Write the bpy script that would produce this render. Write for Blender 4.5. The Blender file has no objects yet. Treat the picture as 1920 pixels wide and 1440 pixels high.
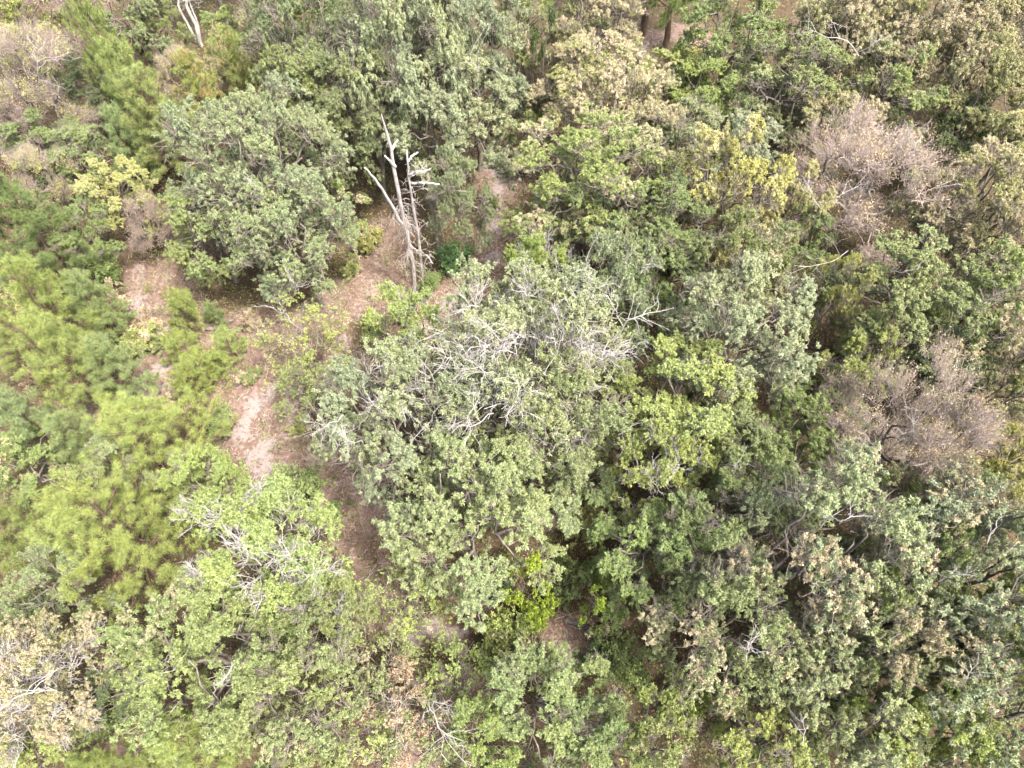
import bpy, math, random
import numpy as np
from mathutils import Vector

# ------------------------------------------------------------------ camera, sky, sun, exposure
SC = bpy.context.scene
COL = SC.collection
CAM_H, TILT, FPX = 28.0, 32.0, 1333.0          # metres above ground, degrees from straight down, focal length in photo pixels
cam = bpy.data.cameras.new("camera")
cam_o = bpy.data.objects.new("camera", cam)
COL.objects.link(cam_o)
cam.sensor_width = 36.0
cam.lens = 36.0 * FPX / 1920.0
cam.clip_start, cam.clip_end = 0.1, 3000.0
cam_o.location = (0, 0, CAM_H)
cam_o.rotation_euler = (math.radians(TILT), 0, 0)
SC.camera = cam_o

SUN_EL, SUN_AZ = math.radians(62.0), math.radians(128.0)   # azimuth from +Y towards +X
world = bpy.data.worlds.new("World")
SC.world = world
world.use_nodes = True
wn = world.node_tree.nodes
sky = wn.new("ShaderNodeTexSky")
sky.sky_type = 'NISHITA'
sky.sun_disc = False
sky.sun_elevation = SUN_EL
sky.sun_rotation = SUN_AZ
sky.dust_density = 8.0
wn["Background"].inputs[1].default_value = 0.15
world.node_tree.links.new(sky.outputs[0], wn["Background"].inputs[0])
sun = bpy.data.lights.new("sun", 'SUN')
sun.energy = 1.9
sun.angle = math.radians(4.0)
sun.color = (1.0, 0.94, 0.84)
sun_o = bpy.data.objects.new("sun", sun)
COL.objects.link(sun_o)
tosun = Vector((math.sin(SUN_AZ) * math.cos(SUN_EL), math.cos(SUN_AZ) * math.cos(SUN_EL), math.sin(SUN_EL)))
sun_o.rotation_euler = tosun.to_track_quat('Z', 'Y').to_euler()
sun_o.location = (0, 30, 40)
SC.view_settings.view_transform = 'Standard'
SC.view_settings.look = 'None'
SC.view_settings.exposure = 2.45
SC.view_settings.gamma = 1.0
SC.view_settings.use_curve_mapping = False
SC.render.engine = 'CYCLES'
SC.cycles.max_bounces = 3
SC.cycles.diffuse_bounces = 2
SC.cycles.glossy_bounces = 2
SC.cycles.transmission_bounces = 2
SC.cycles.use_denoising = True
SC.cycles.use_light_tree = False
SC.cycles.use_adaptive_sampling = True
SC.cycles.adaptive_threshold = 0.05
SC.cycles.sample_clamp_indirect = 4.0

# ------------------------------------------------------------------ photo pixel -> point of the place
_c, _s = math.cos(math.radians(TILT)), math.sin(math.radians(TILT))
def ray(u, v):
    x, y = (u - 960) / FPX, -(v - 720) / FPX
    return np.array([x, y * _c + _s, y * _s - _c])
def at(u, v, z):                                   # the point at height z; also its distance along the view
    d = ray(u, v); t = (CAM_H - z) / -d[2]
    return np.array([0, 0, CAM_H]) + t * d, t
def at_y(u, v, Y):                                 # the point at distance Y along the ground
    d = ray(u, v); t = Y / d[1]
    return np.array([0, 0, CAM_H]) + t * d
def zg(x, y):
    x = np.asarray(x, float); y = np.asarray(y, float)
    return (0.28 * np.sin(.13 * x + 1) * np.cos(.11 * y) + 0.10 * np.sin(.5 * x + .31 * y) + 0.05 * np.sin(1.3 * x - .9 * y + 2)
            + 0.03 * np.sin(2.9 * x + 2.1 * y) + 0.02 * np.sin(-4.1 * x + 5.3 * y))
def ground_at(u, v):
    p, _ = at(u, v, 0.0)
    p, _ = at(u, v, float(zg(p[0], p[1])))
    return p
def vnoise(x, y, seed=0):                          # smooth value noise in numpy, 0..1
    xi, yi = np.floor(x).astype(int), np.floor(y).astype(int)
    xf, yf = x - xi, y - yi
    xf, yf = xf * xf * (3 - 2 * xf), yf * yf * (3 - 2 * yf)
    def h(a, b):
        n = np.sin(a * 127.1 + b * 311.7 + seed * 74.7) * 43758.5453
        return n - np.floor(n)
    return (h(xi, yi) * (1 - xf) + h(xi + 1, yi) * xf) * (1 - yf) + (h(xi, yi + 1) * (1 - xf) + h(xi + 1, yi + 1) * xf) * yf

# ------------------------------------------------------------------ materials
def new_mat(name):
    m = bpy.data.materials.new(name); m.use_nodes = True
    m.node_tree.nodes.clear()
    return m, m.node_tree.nodes, m.node_tree.links
def math_node(N, K, op, a, b=None, c=None):
    n = N.new("ShaderNodeMath"); n.operation = op
    for i, x in enumerate((a, b, c)):
        if x is None: continue
        if isinstance(x, (int, float)): n.inputs[i].default_value = x
        else: K.new(x, n.inputs[i])
    return n.outputs[0]
def mix_col(N, K, fac, a, b, blend='MIX'):
    n = N.new("ShaderNodeMix"); n.data_type = 'RGBA'; n.blend_type = blend
    for sock, x in ((n.inputs[0], fac), (n.inputs[6], a), (n.inputs[7], b)):
        if isinstance(x, (int, float)): sock.default_value = x
        elif isinstance(x, tuple): sock.default_value = (*x, 1)
        else: K.new(x, sock)
    return n.outputs[2]
def noise(N, K, scale, detail=3, rough=.55, coord=None):
    n = N.new("ShaderNodeTexNoise"); n.inputs['Scale'].default_value = scale
    n.inputs['Detail'].default_value = detail; n.inputs['Roughness'].default_value = rough
    if coord is not None: K.new(coord, n.inputs['Vector'])
    return n
def ramp(N, K, fac, stops):
    r = N.new("ShaderNodeValToRGB"); K.new(fac, r.inputs[0])
    while len(r.color_ramp.elements) < len(stops): r.color_ramp.elements.new(.5)
    for e, (p, c) in zip(r.color_ramp.elements, stops):
        e.position = p; e.color = (*c, 1)
    return r.outputs[0]
def leaf_surface(N, K, col, trans, rough, spec):
    p = N.new("ShaderNodeBsdfPrincipled"); K.new(col, p.inputs['Base Color'])
    p.inputs['Roughness'].default_value = rough
    p.inputs['Specular IOR Level'].default_value = spec
    t = N.new("ShaderNodeBsdfTranslucent")
    tc = mix_col(N, K, 1.0, col, (1.15, 1.2, .7), 'MULTIPLY'); K.new(tc, t.inputs[0])
    mx = N.new("ShaderNodeMixShader"); mx.inputs[0].default_value = trans
    K.new(p.outputs[0], mx.inputs[1]); K.new(t.outputs[0], mx.inputs[2])
    o = N.new("ShaderNodeOutputMaterial"); K.new(mx.outputs[0], o.inputs[0])
def make_foliage(name, lo, hi, trans, rough, spec):
    """Leaf colour = the crown's own colour; one cluster in so many (the crown's alpha) has turned to autumn tan."""
    m, N, K = new_mat(name)
    oi = N.new("ShaderNodeObjectInfo")
    a = N.new("ShaderNodeAttribute"); a.attribute_name = "tint"
    s = N.new("ShaderNodeSeparateColor"); K.new(a.outputs['Color'], s.inputs[0])
    r, g, b = s.outputs
    gain = math_node(N, K, 'MULTIPLY_ADD', r, .75, .62)
    green = mix_col(N, K, 1.0, oi.outputs['Color'], gain, 'MULTIPLY')
    yel = mix_col(N, K, 1.0, green, (1.22, 1.10, .82), 'MULTIPLY')
    green = mix_col(N, K, math_node(N, K, 'MULTIPLY', b, .5), green, yel)
    tan = mix_col(N, K, r, lo, hi)
    sel = math_node(N, K, 'ADD', math_node(N, K, 'MULTIPLY', g, .55), math_node(N, K, 'MULTIPLY', b, .45))
    fac = N.new("ShaderNodeMapRange"); K.new(sel, fac.inputs[0])
    K.new(math_node(N, K, 'ADD', oi.outputs['Alpha'], .06), fac.inputs[1]); K.new(math_node(N, K, 'SUBTRACT', oi.outputs['Alpha'], .06), fac.inputs[2])
    col = mix_col(N, K, fac.outputs[0], green, tan)
    leaf_surface(N, K, col, trans, rough, spec)
    return m
def make_tinted(name, trans, rough=.6, spec=.25):
    m, N, K = new_mat(name)
    a = N.new("ShaderNodeAttribute"); a.attribute_name = "tint"
    leaf_surface(N, K, a.outputs['Color'], trans, rough, spec)
    return m
def make_bark(name, dark, pale, scale=6.0):
    m, N, K = new_mat(name)
    tc = N.new("ShaderNodeTexCoord")
    mp = N.new("ShaderNodeMapping"); mp.inputs['Scale'].default_value = (1, 1, .25); K.new(tc.outputs['Object'], mp.inputs[0])
    n1 = noise(N, K, scale, 5, .65, mp.outputs[0])
    c = ramp(N, K, n1.outputs[0], [(.32, dark), (.68, pale)])
    n2 = noise(N, K, 1.7, 2, .5, tc.outputs['Object'])
    c = mix_col(N, K, math_node(N, K, 'MULTIPLY', n2.outputs[0], .5), c, tuple(x * .55 for x in pale))
    p = N.new("ShaderNodeBsdfPrincipled"); K.new(c, p.inputs['Base Color'])
    p.inputs['Roughness'].default_value = .85; p.inputs['Specular IOR Level'].default_value = .2
    b = N.new("ShaderNodeBump"); b.inputs['Strength'].default_value = .6; b.inputs['Distance'].default_value = .02
    K.new(n1.outputs[0], b.inputs['Height']); K.new(b.outputs[0], p.inputs['Normal'])
    o = N.new("ShaderNodeOutputMaterial"); K.new(p.outputs[0], o.inputs[0])
    return m
M_LEAF = make_foliage("foliage", (.28, .232, .15), (.41, .37, .262), .34, .5, .3)
M_YELL = make_foliage("autumn_foliage", (.28, .262, .125), (.385, .365, .205), .34, .55, .3)
M_NEED = make_foliage("pine_needles", (.24, .19, .08), (.32, .25, .11), .30, .6, .25)
M_UNDER = make_tinted("undergrowth_leaves", .32)
M_LITTER = make_tinted("dry_litter", .1, .8, .15)
M_BARK = make_bark("grey_bark", (.055, .045, .036), (.19, .17, .145))
M_TWIG = make_bark("pale_twig_bark", (.085, .075, .06), (.20, .18, .15), 3.0)
M_DTWIG = make_bark("brown_twig_bark", (.16, .13, .118), (.31, .258, .235), 3.0)
M_PBARK = make_bark("pine_bark", (.045, .032, .025), (.13, .09, .065))
M_LOG = make_bark("rotting_log_bark", (.05, .04, .036), (.17, .145, .135), 7.0)
M_DEAD = make_bark("bleached_dead_wood", (.16, .15, .138), (.37, .358, .342), 4.0)
M_SNAG = make_bark("weathered_snag_wood", (.09, .075, .068), (.40, .37, .35), 13.0)

# ------------------------------------------------------------------ mesh helpers
def unit(a):
    return a / np.maximum(np.linalg.norm(a, axis=-1, keepdims=True), 1e-9)
def rand_unit(rng, n):
    return unit(rng.normal(size=(n, 3)))
class Geo:
    """Collects triangles/quads with a face colour and links them as one mesh."""
    def __init__(self): self.v, self.f, self.c, self.n = [], [], [], 0
    def add(self, v, f, c=None):
        self.v.append(v.reshape(-1, 3)); self.f.append((f + self.n))
        self.c.append(np.ones((len(f), 3)) * .5 if c is None else c); self.n += len(self.v[-1])
    def mesh(self, name, mat, smooth=False):
        me = bpy.data.meshes.new(name)
        V = np.concatenate(self.v).astype(np.float32)
        sizes = np.concatenate([np.full(len(f), f.shape[1]) for f in self.f])
        L = np.concatenate([f.ravel() for f in self.f]).astype(np.int32)
        starts = np.concatenate([[0], np.cumsum(sizes)[:-1]]).astype(np.int32)
        me.vertices.add(len(V)); me.vertices.foreach_set("co", V.ravel())
        me.loops.add(len(L)); me.loops.foreach_set("vertex_index", L)
        me.polygons.add(len(sizes)); me.polygons.foreach_set("loop_start", starts)
        C = np.concatenate(self.c)
        at_ = me.attributes.new("tint", 'FLOAT_COLOR', 'FACE')
        at_.data.foreach_set("color", np.concatenate([C, np.ones((len(C), 1))], 1).astype(np.float32).ravel())
        if smooth: me.polygons.foreach_set("use_smooth", np.ones(len(sizes), bool))
        me.materials.append(mat)
        me.update(calc_edges=True)
        return me
def tubes(geo, P, Rr, sides, c=None):
    """P (N,K,3) polylines, Rr (N,K) radii -> N tapered tubes."""
    P = np.asarray(P, float); Rr = np.asarray(Rr, float); Nn, Kk = P.shape[:2]
    T = np.empty_like(P); T[:, 1:-1] = P[:, 2:] - P[:, :-2]; T[:, 0] = P[:, 1] - P[:, 0]; T[:, -1] = P[:, -1] - P[:, -2]
    T = unit(T)
    ref = np.where(np.abs(T[:, :1, 2:3]) > .8, np.array([1., .3, 0]), np.array([.1, .2, 1.]))
    A = unit(np.cross(T, np.broadcast_to(ref, T.shape))); B = np.cross(T, A)
    ang = np.arange(sides) * 2 * np.pi / sides
    ring = A[:, :, None] * np.cos(ang)[None, None, :, None] + B[:, :, None] * np.sin(ang)[None, None, :, None]
    V = P[:, :, None] + ring * Rr[:, :, None, None]
    i = np.arange(Nn)[:, None, None] * Kk * sides; k = np.arange(Kk - 1)[None, :, None] * sides; s = np.arange(sides)[None, None]
    s2 = (s + 1) % sides
    f = np.stack([i + k + s, i + k + s2, i + k + sides + s2, i + k + sides + s], -1).reshape(-1, 4)
    geo.add(V, f, None if c is None else np.broadcast_to(c, (len(f), 3)))
    if Rr[:, -1].max() > .02:                                    # a closed end where it is thick enough to see
        cap = (np.arange(Nn)[:, None] * Kk * sides + (Kk - 1) * sides + np.arange(sides)[None])
        geo.f.append(cap + geo.n - V.reshape(-1, 3).shape[0]); geo.c.append(np.ones((Nn, 3)) * .5)
def leaves(geo, P, D, L, W, rng, col, up=.7, droop=.1, fine=False):
    """Folded lozenge leaves: base P, direction D."""
    n = len(P)
    U = unit(np.array([0, 0, up]) + rand_unit(rng, n) * .8)
    S = unit(np.cross(D, U)); Nn = np.cross(S, D)
    L = L[:, None]; W = W[:, None]
    tip = P + D * L - np.array([0, 0, 1]) * L * droop
    mid = P + D * L * .5
    l, r = mid + S * W * .5 + Nn * W * .18, mid - S * W * .5 + Nn * W * .18
    if fine:                                             # small pointed leaves, one face each
        V = np.stack([P + D * L * .12 + S * W * .5, tip, P + D * L * .12 - S * W * .5], 1)
        geo.add(V, np.arange(n * 3).reshape(-1, 3), col); return
    V = np.stack([P, l, tip, r], 1)
    b = np.arange(n)[:, None] * 4
    f = np.concatenate([b + [[0, 2, 1]], b + [[0, 3, 2]]], 1).reshape(-1, 3)
    geo.add(V, f, np.repeat(col, 2, 0))
def bent(A, B, k, rng, sag=0.0, wob=.08):
    """Polylines from A to B (N,3) with k points, wobbling, rising in the middle by sag."""
    n = len(A); t = np.linspace(0, 1, k)[None, :, None]
    P = A[:, None] * (1 - t) + B[:, None] * t
    ln = np.linalg.norm(B - A, axis=1)[:, None, None]
    w = rng.normal(size=(n, k, 3)) * wob * ln; w[:, 0] = 0; w[:, -1] = 0
    P = P + w
    P[:, :, 2] += (4 * t * (1 - t))[..., 0] * sag * ln[..., 0]
    return P
def along(P, idx, t):
    """Point at parameter t on polyline idx."""
    k = P.shape[1] - 1; x = np.clip(t * k, 0, k - 1e-4); i = x.astype(int); f = (x - i)[:, None]
    return P[idx, i] * (1 - f) + P[idx, i + 1] * f, unit(P[idx, i + 1] - P[idx, i])

# ------------------------------------------------------------------ tree kinds; each returns its part meshes and its size
def broadleaf(seed, R, H, lobes=22, subs=14, twigs=5, ros=2.4, nl=7, leaf=.14, wid=.40, flat=1.0, base=.32, lobe_r=.33, trunk_r=None,
              twig_mat=None, droop=.25, leafless=0.0, stems=1, inner=.45, fine=False):
    rng = np.random.default_rng(seed)
    tr = trunk_r or .035 * R + .045
    zc, hz = H * (base + (1 - base) * .38), H * (1 - base) * .62 * flat
    # lobes of the crown, spread over a dome
    cand = []
    while len(cand) < lobes:
        best, bd = None, -1
        for _ in range(12):
            a = rng.uniform(0, 2 * np.pi); z = rng.uniform(-.55, 1.0); rr = math.sqrt(max(0, 1 - max(z, 0) ** 2)) * (1 if z > 0 else 1 - .35 * abs(z))
            q = rng.uniform(inner, .80) if rng.random() < .8 else rng.uniform(.1, inner)
            p = np.array([math.cos(a) * rr * q * R, math.sin(a) * rr * q * R, zc + z * hz * (.55 + .45 * q)])
            d = min([np.linalg.norm(p - c) for c in cand] or [9])
            if d > bd: best, bd = p, d
        cand.append(best)
    C = np.array(cand); rl = R * lobe_r * rng.uniform(.7, 1.25, lobes)
    # uneven outline: a few lobes reach out
    C[:, :2] *= rng.uniform(.85, 1.18, (lobes, 1))
    wood, thin, crown = Geo(), Geo(), Geo()
    # stems and limbs
    nlimb = max(4, lobes // 4)
    az = np.arctan2(C[:, 1], C[:, 0]); order = np.argsort(az)
    stems_P = []
    for k in range(stems):
        off = rng.normal(size=2) * (.10 * R if stems > 1 else .03 * R)
        top = np.array([off[0] * 2.0, off[1] * 2.0, H * base + .25 * (H - H * base)])
        stems_P.append(bent(np.array([[off[0] * .5, off[1] * .5, -.15]]), top[None], 6, rng, 0, .03)[0])
    stems_P = np.array(stems_P)
    tubes(wood, stems_P, np.linspace(1, .6, 6)[None] * tr * (1 if stems == 1 else .55) * np.array([1.35, 1, 1, 1, 1, 1])[None], 9)
    groups = np.array_split(order, nlimb)
    LA, LB = [], []
    for gi, g in enumerate(groups):
        st = stems_P[gi % stems]
        LA.append(st[rng.integers(3, 6)]); LB.append(C[g].mean(0) * .85 + np.array([0, 0, zc]) * .15)
    LP = bent(np.array(LA), np.array(LB), 6, rng, .10, .05)
    tubes(wood, LP, np.linspace(.62, .28, 6)[None] * tr * rng.uniform(.75, 1.05, (nlimb, 1)), 7)
    SA, SB = [], []
    for gi, g in enumerate(groups):
        for li in g:
            p, _ = along(LP, np.array([gi]), np.array([rng.uniform(.55, .98)])); SA.append(p[0]); SB.append(C[li])
    SP = bent(np.array(SA), np.array(SB), 5, rng, .06, .06); lob_of = np.concatenate(groups)
    tubes(wood, SP, np.linspace(.30, .14, 5)[None] * tr * np.ones((len(SP), 1)), 5)
    # sub-branches from each lobe's middle to its shell
    n = lobes * subs; li = np.repeat(np.arange(lobes), subs)
    out = unit(C - np.array([0, 0, zc - .35 * hz]))
    D = unit(rand_unit(rng, n) + out[li] * .75 + np.array([0, 0, .35]))
    A = C[li] + rng.normal(size=(n, 3)) * .12 * rl[li][:, None]
    Bp = C[li] + D * (rl[li] * rng.uniform(.62, 1.08, n))[:, None] * np.array([1, 1, .85])
    BP = bent(A, Bp, 4, rng, .05, .07)
    tubes(thin, BP, np.linspace(.09, .03, 4)[None] * tr * np.ones((n, 1)) + .003, 4)
    # twigs
    m = n * twigs; bi = np.repeat(np.arange(n), twigs)
    p, d = along(BP, bi, rng.uniform(.3, 1.0, m))
    TD = unit(d * .8 + rand_unit(rng, m) * .95 + np.array([0, 0, .30]))
    tl = R ** .5 * rng.uniform(.07, .19, m)
    TP = bent(p, p + TD * tl[:, None], 3, rng, 0, .06)
    tubes(thin, TP, np.array([[.0065, .005, .0025]]) * np.ones((m, 1)) * (.7 + .12 * R), 3)
    # leaf rosettes
    keep = rng.random(lobes) >= leafless
    k = int(m * ros); ti = rng.integers(0, m, k)
    sel = keep[li[bi[ti]]] | (rng.random(k) < .12); ti = ti[sel]; k = len(ti)
    p, d = along(TP, ti, rng.uniform(.35, 1.0, k) ** .7)
    ri = np.repeat(np.arange(k), nl); q = len(ri)
    LD = unit(d[ri] * .55 + rand_unit(rng, q) + np.array([0, 0, .10]))
    ll = leaf * rng.uniform(.6, 1.25, q)
    gcl, glob = rng.random(k), rng.random(lobes)
    sub_r = rng.random(n)
    col = np.stack([rng.random(q), gcl[ri] * .35 + sub_r[bi[ti]][ri] * .65, glob[li[bi[ti]]][ri]], 1)
    leaves(crown, p[ri] + rng.normal(size=(q, 3)) * .02, LD, ll, ll * wid * rng.uniform(.75, 1.2, q), rng, col, .8, droop, fine)
    return dict(parts=[("trunk", wood.mesh("trunk", M_BARK, True)), ("branches", thin.mesh("branches", twig_mat or M_TWIG)),
                       ("crown", crown.mesh("crown", M_LEAF))], R=R, H=H, zc=zc)

def bare_tree(seed, R, H, lobes=20, subs=13, twigs=36, leafn=19000):
    """A tree that has dropped most of its leaves: dense fine brown twigs with a few curled leaves."""
    rng = np.random.default_rng(seed)
    t = broadleaf(seed, R, H, lobes, subs, 7, .02, 1, .1, base=.25, lobe_r=.36, twig_mat=M_DTWIG)
    # extra twig haze
    thin = Geo(); src = t["parts"][1][1]; nv = len(src.vertices)
    co = np.empty(nv * 3, np.float32); src.vertices.foreach_get("co", co); co = co.reshape(-1, 3)
    up = co[co[:, 2] > H * .35]
    n = lobes * subs * twigs; p = up[rng.integers(0, len(up), n)].astype(float)
    ctr = np.array([0, 0, H * .45])
    d = unit(unit(p - ctr) * .8 + rand_unit(rng, n) * .8 + np.array([0, 0, .35]))
    e = p + d * rng.uniform(.18, .6, n)[:, None]
    TP = bent(p, e, 3, rng, 0, .08); tubes(thin, TP, np.array([[.0048, .0038, .0025]]) * np.ones((n, 1)), 3)
    g, d2 = along(TP, rng.integers(0, n, leafn), rng.random(leafn))
    crown = Geo(); k = leafn
    ll = rng.uniform(.035, .085, k)
    leaves(crown, g, unit(rand_unit(rng, k) + np.array([0, 0, -.2])), ll, ll * .6, rng, np.stack([rng.random(k), rng.random(k), vnoise(g[:, 0], g[:, 1], 3)], 1), .4, .2)
    t["parts"][1] = ("branches", t["parts"][1][1]); t["parts"].insert(2, ("twigs", thin.mesh("twigs", M_DTWIG)))
    t["parts"][-1] = ("crown", crown.mesh("crown", M_LEAF))
    return t

def pine(seed, R, H, whorls=9, per=6, tuft=150, need=.27, tip=.9):
    rng = np.random.default_rng(seed)
    wood, crown = Geo(), Geo()
    lean = rng.normal(size=2) * .03 * H
    tp = bent(np.array([[0, 0, -.15]]), np.array([[lean[0], lean[1], H]]), 10, rng, 0, .008)
    tubes(wood, tp, np.linspace(1.15, .12, 10)[None] * (.022 * H + .01), 8)
    A, B, Z = [], [], []
    for w in range(whorls):
        f = w / (whorls - 1); z = H * (.26 + .71 * f)
        r = R * (1.12 - f) ** .75 * rng.uniform(.8, 1.1)
        a0 = rng.uniform(0, 6.28)
        for k in range(per):
            a = a0 + k * 6.283 / per + rng.normal() * .25; rr = r * rng.uniform(.7, 1.15)
            p, _ = along(tp, np.array([0]), np.array([(z + rng.normal() * .1) / H]))
            A.append(p[0]); B.append(p[0] + np.array([math.cos(a) * rr, math.sin(a) * rr, rr * (.15 + .55 * f)])); Z.append(f)
    A, B, Z = np.array(A), np.array(B), np.array(Z); n = len(A)
    BP = bent(A, B, 5, rng, -.06, .03)
    tubes(wood, BP, np.linspace(1, .35, 5)[None] * (.009 + .008 * np.linalg.norm(B - A, axis=1))[:, None], 5)
    ln = np.linalg.norm(B - A, axis=1)
    cnt = np.maximum(3, (ln * 5.0).astype(int)); bi = np.repeat(np.arange(n), cnt); m = len(bi)
    p, d = along(BP, bi, rng.uniform(.25, 1.0, m))
    side = unit(d * .8 + rand_unit(rng, m) * .75 + np.array([0, 0, .55]))
    e = p + side * rng.uniform(.18, .5, m)[:, None] * R ** .4
    TP = bent(p, e, 3, rng, -.05, .04); tubes(wood, TP, np.array([[.012, .010, .007]]) * np.ones((m, 1)), 4)
    # needle brushes at the shoot ends and branch tips
    ends = np.concatenate([TP[:, -1], BP[:, -1], tp[:, -1]]); dirs = np.concatenate([unit(TP[:, 2] - TP[:, 1]), unit(BP[:, -1] - BP[:, -2]), unit(tp[:, -1] - tp[:, -2])])
    k = len(ends); ri = np.repeat(np.arange(k), tuft); q = len(ri)
    dd = unit(dirs + np.array([0, 0, .6]))
    P = ends[ri] + dd[ri] * rng.uniform(-.16, .03, q)[:, None]
    ND = unit(dd[ri] * rng.uniform(.1, 1.2, q)[:, None] + rand_unit(rng, q))
    L = need * rng.uniform(.7, 1.12, q) * rng.uniform(.8, 1.15, k)[ri]
    S = unit(np.cross(ND, rand_unit(rng, q))) * .0058
    tipp = P + ND * L[:, None] - np.array([0, 0, 1]) * (L * .15)[:, None]
    V = np.stack([P - S, P + S, tipp], 1); f = np.arange(q * 3).reshape(-1, 3)
    tr = rng.random(k)
    crown.add(V, f, np.stack([rng.random(q), rng.random(q) * .5 + .5 * tr[ri], tr[ri]], 1))
    return dict(parts=[("trunk", wood.mesh("trunk", M_PBARK, True)), ("crown", crown.mesh("crown", M_NEED))], R=R, H=H, zc=H * .62)

def shrub(seed, R, H, stems=16, leaf=.09, wid=.55, ros=1500, nl=6):
    rng = np.random.default_rng(seed)
    wood, crown = Geo(), Geo()
    lob = np.stack([np.array([math.cos(a) * r, math.sin(a) * r, z]) for a, r, z in zip(rng.uniform(0, 6.28, 7), R * rng.uniform(.15, .62, 7), H * rng.uniform(.4, .75, 7))])
    A = np.concatenate([rng.normal(size=(stems, 2)) * .06 * R, np.full((stems, 1), -.08)], 1)
    li = rng.integers(0, 7, stems)
    B = lob[li] + rand_unit(rng, stems) * .3 * R * np.array([1, 1, .8]); B[:, 2] = np.clip(B[:, 2], .2 * H, H)
    SP = bent(A, B, 5, rng, .1, .05); tubes(wood, SP, np.linspace(.018, .006, 5)[None] * np.ones((stems, 1)) * (.6 + .4 * R), 5)
    m = stems * 9; si = np.repeat(np.arange(stems), 9)
    p, d = along(SP, si, rng.uniform(.35, 1, m)); e = p + unit(d * .6 + rand_unit(rng, m) + np.array([0, 0, .3])) * (R * rng.uniform(.15, .5, m))[:, None]
    e[:, 2] = np.maximum(e[:, 2], .05)
    TP = bent(p, e, 3, rng, 0, .05); tubes(wood, TP, np.array([[.006, .005, .003]]) * np.ones((m, 1)), 3)
    ti = rng.integers(0, m, ros); p, d = along(TP, ti, rng.uniform(.2, 1, ros) ** .6)
    p = p + rng.normal(size=(ros, 3)) * .05 * R; p[:, 2] = np.maximum(p[:, 2], .04)
    ri = np.repeat(np.arange(ros), nl); q = len(ri); br = rng.random(m); sr = rng.random(stems)
    LD = unit(d[ri] * .4 + rand_unit(rng, q) + np.array([0, 0, .15])); ll = leaf * rng.uniform(.55, 1.25, q)
    leaves(crown, p[ri], LD, ll, ll * wid, rng, np.stack([rng.random(q), br[ti][ri], sr[si[ti]][ri]], 1), .9, .15)
    return dict(parts=[("branches", wood.mesh("branches", M_BARK, True)), ("crown", crown.mesh("crown", M_LEAF))], R=R, H=H, zc=H * .55)

# ------------------------------------------------------------------ ground, with sand tracks worn through the pine straw
def px_poly(pts): return np.array([ground_at(u, v)[:2] for u, v in pts])
SAND = [  # (pixel polyline of the bare track, half width in metres, strength)
    (px_poly([(935, 290), (938, 345), (925, 400), (935, 440), (905, 500), (860, 555), (815, 600), (760, 640)]), .75, 1.0),
    (px_poly([(715, 470), (700, 520), (690, 560), (655, 620), (640, 660), (585, 720), (510, 735)]), .7, .6),
    (px_poly([(520, 725), (470, 765), (455, 800), (490, 830), (500, 870), (515, 900)]), .75, 1.0),
    (px_poly([(262, 500), (258, 560), (262, 600)]), .6, .8),
    (px_poly([(290, 690), (310, 720), (265, 735)]), .65, 1.1),
    (px_poly([(600, 700), (540, 760), (560, 800)]), .7, .7),
    (px_poly([(150, 760), (150, 800)]), .5, .7),
    (px_poly([(780, 1195), (850, 1185)]), .55, .9), (px_poly([(760, 1260), (800, 1280)]), .4, .8),
    (px_poly([(735, 1385), (760, 1440)]), .4, .5), (px_poly([(1090, 985), (1130, 1000)]), .5, .4),
]
STRAW = [  # open ground under pine straw and dead leaves
    (px_poly([(300, 700), (420, 700), (520, 760), (480, 850), (560, 900), (660, 940), (700, 1080)]), 1.9),
    (px_poly([(270, 520), (330, 610), (470, 620), (600, 600), (700, 520), (800, 570), (900, 520), (930, 330)]), 1.5),
    (px_poly([(690, 480), (720, 440)]), 1.3), (px_poly([(700, 1030), (700, 1110)]), 1.2), (px_poly([(880, 1110), (890, 1140)]), .7),
    (px_poly([(1060, 860), (1070, 930), (1050, 960)]), .8), (px_poly([(1060, 1180), (1110, 1180)]), .8), (px_poly([(885, 1290), (895, 1310)]), .6),
    (px_poly([(740, 1380), (780, 1430)]), 1.2), (px_poly([(240, 1350), (245, 1380)]), .8), (px_poly([(1170, 560), (1185, 590)]), .6),
    (px_poly([(1390, 200), (1340, 235)]), .8), (px_poly([(1200, 70), (1300, 60)]), 1.2), (px_poly([(120, 760), (165, 800)]), .8),
]
def seg_dist(x, y, poly):
    d = np.full(x.shape, 1e9)
    for a, b in zip(poly[:-1], poly[1:]):
        ab = b - a; t = np.clip(((x - a[0]) * ab[0] + (y - a[1]) * ab[1]) / (ab @ ab + 1e-9), 0, 1)
        d = np.minimum(d, np.hypot(x - a[0] - t * ab[0], y - a[1] - t * ab[1]))
    return d
def sand_at(x, y):
    s = np.zeros(x.shape); w = (vnoise(x * 1.3, y * 1.3, 1) - .5) * 1.0 + (vnoise(x * 3.7, y * 3.7, 2) - .5) * .5
    for poly, hw, k in SAND: s = np.maximum(s, k * np.clip(1.25 - (seg_dist(x, y, poly) + w) / hw, 0, 1))
    return s
def straw_at(x, y):
    s = np.zeros(x.shape); w = (vnoise(x * .9, y * .9, 5) - .5) * 1.6
    for poly, hw in STRAW: s = np.maximum(s, np.clip(1.5 - (seg_dist(x, y, poly) + w) / hw, 0, 1))
    return np.maximum(s, sand_at(x, y))

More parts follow.
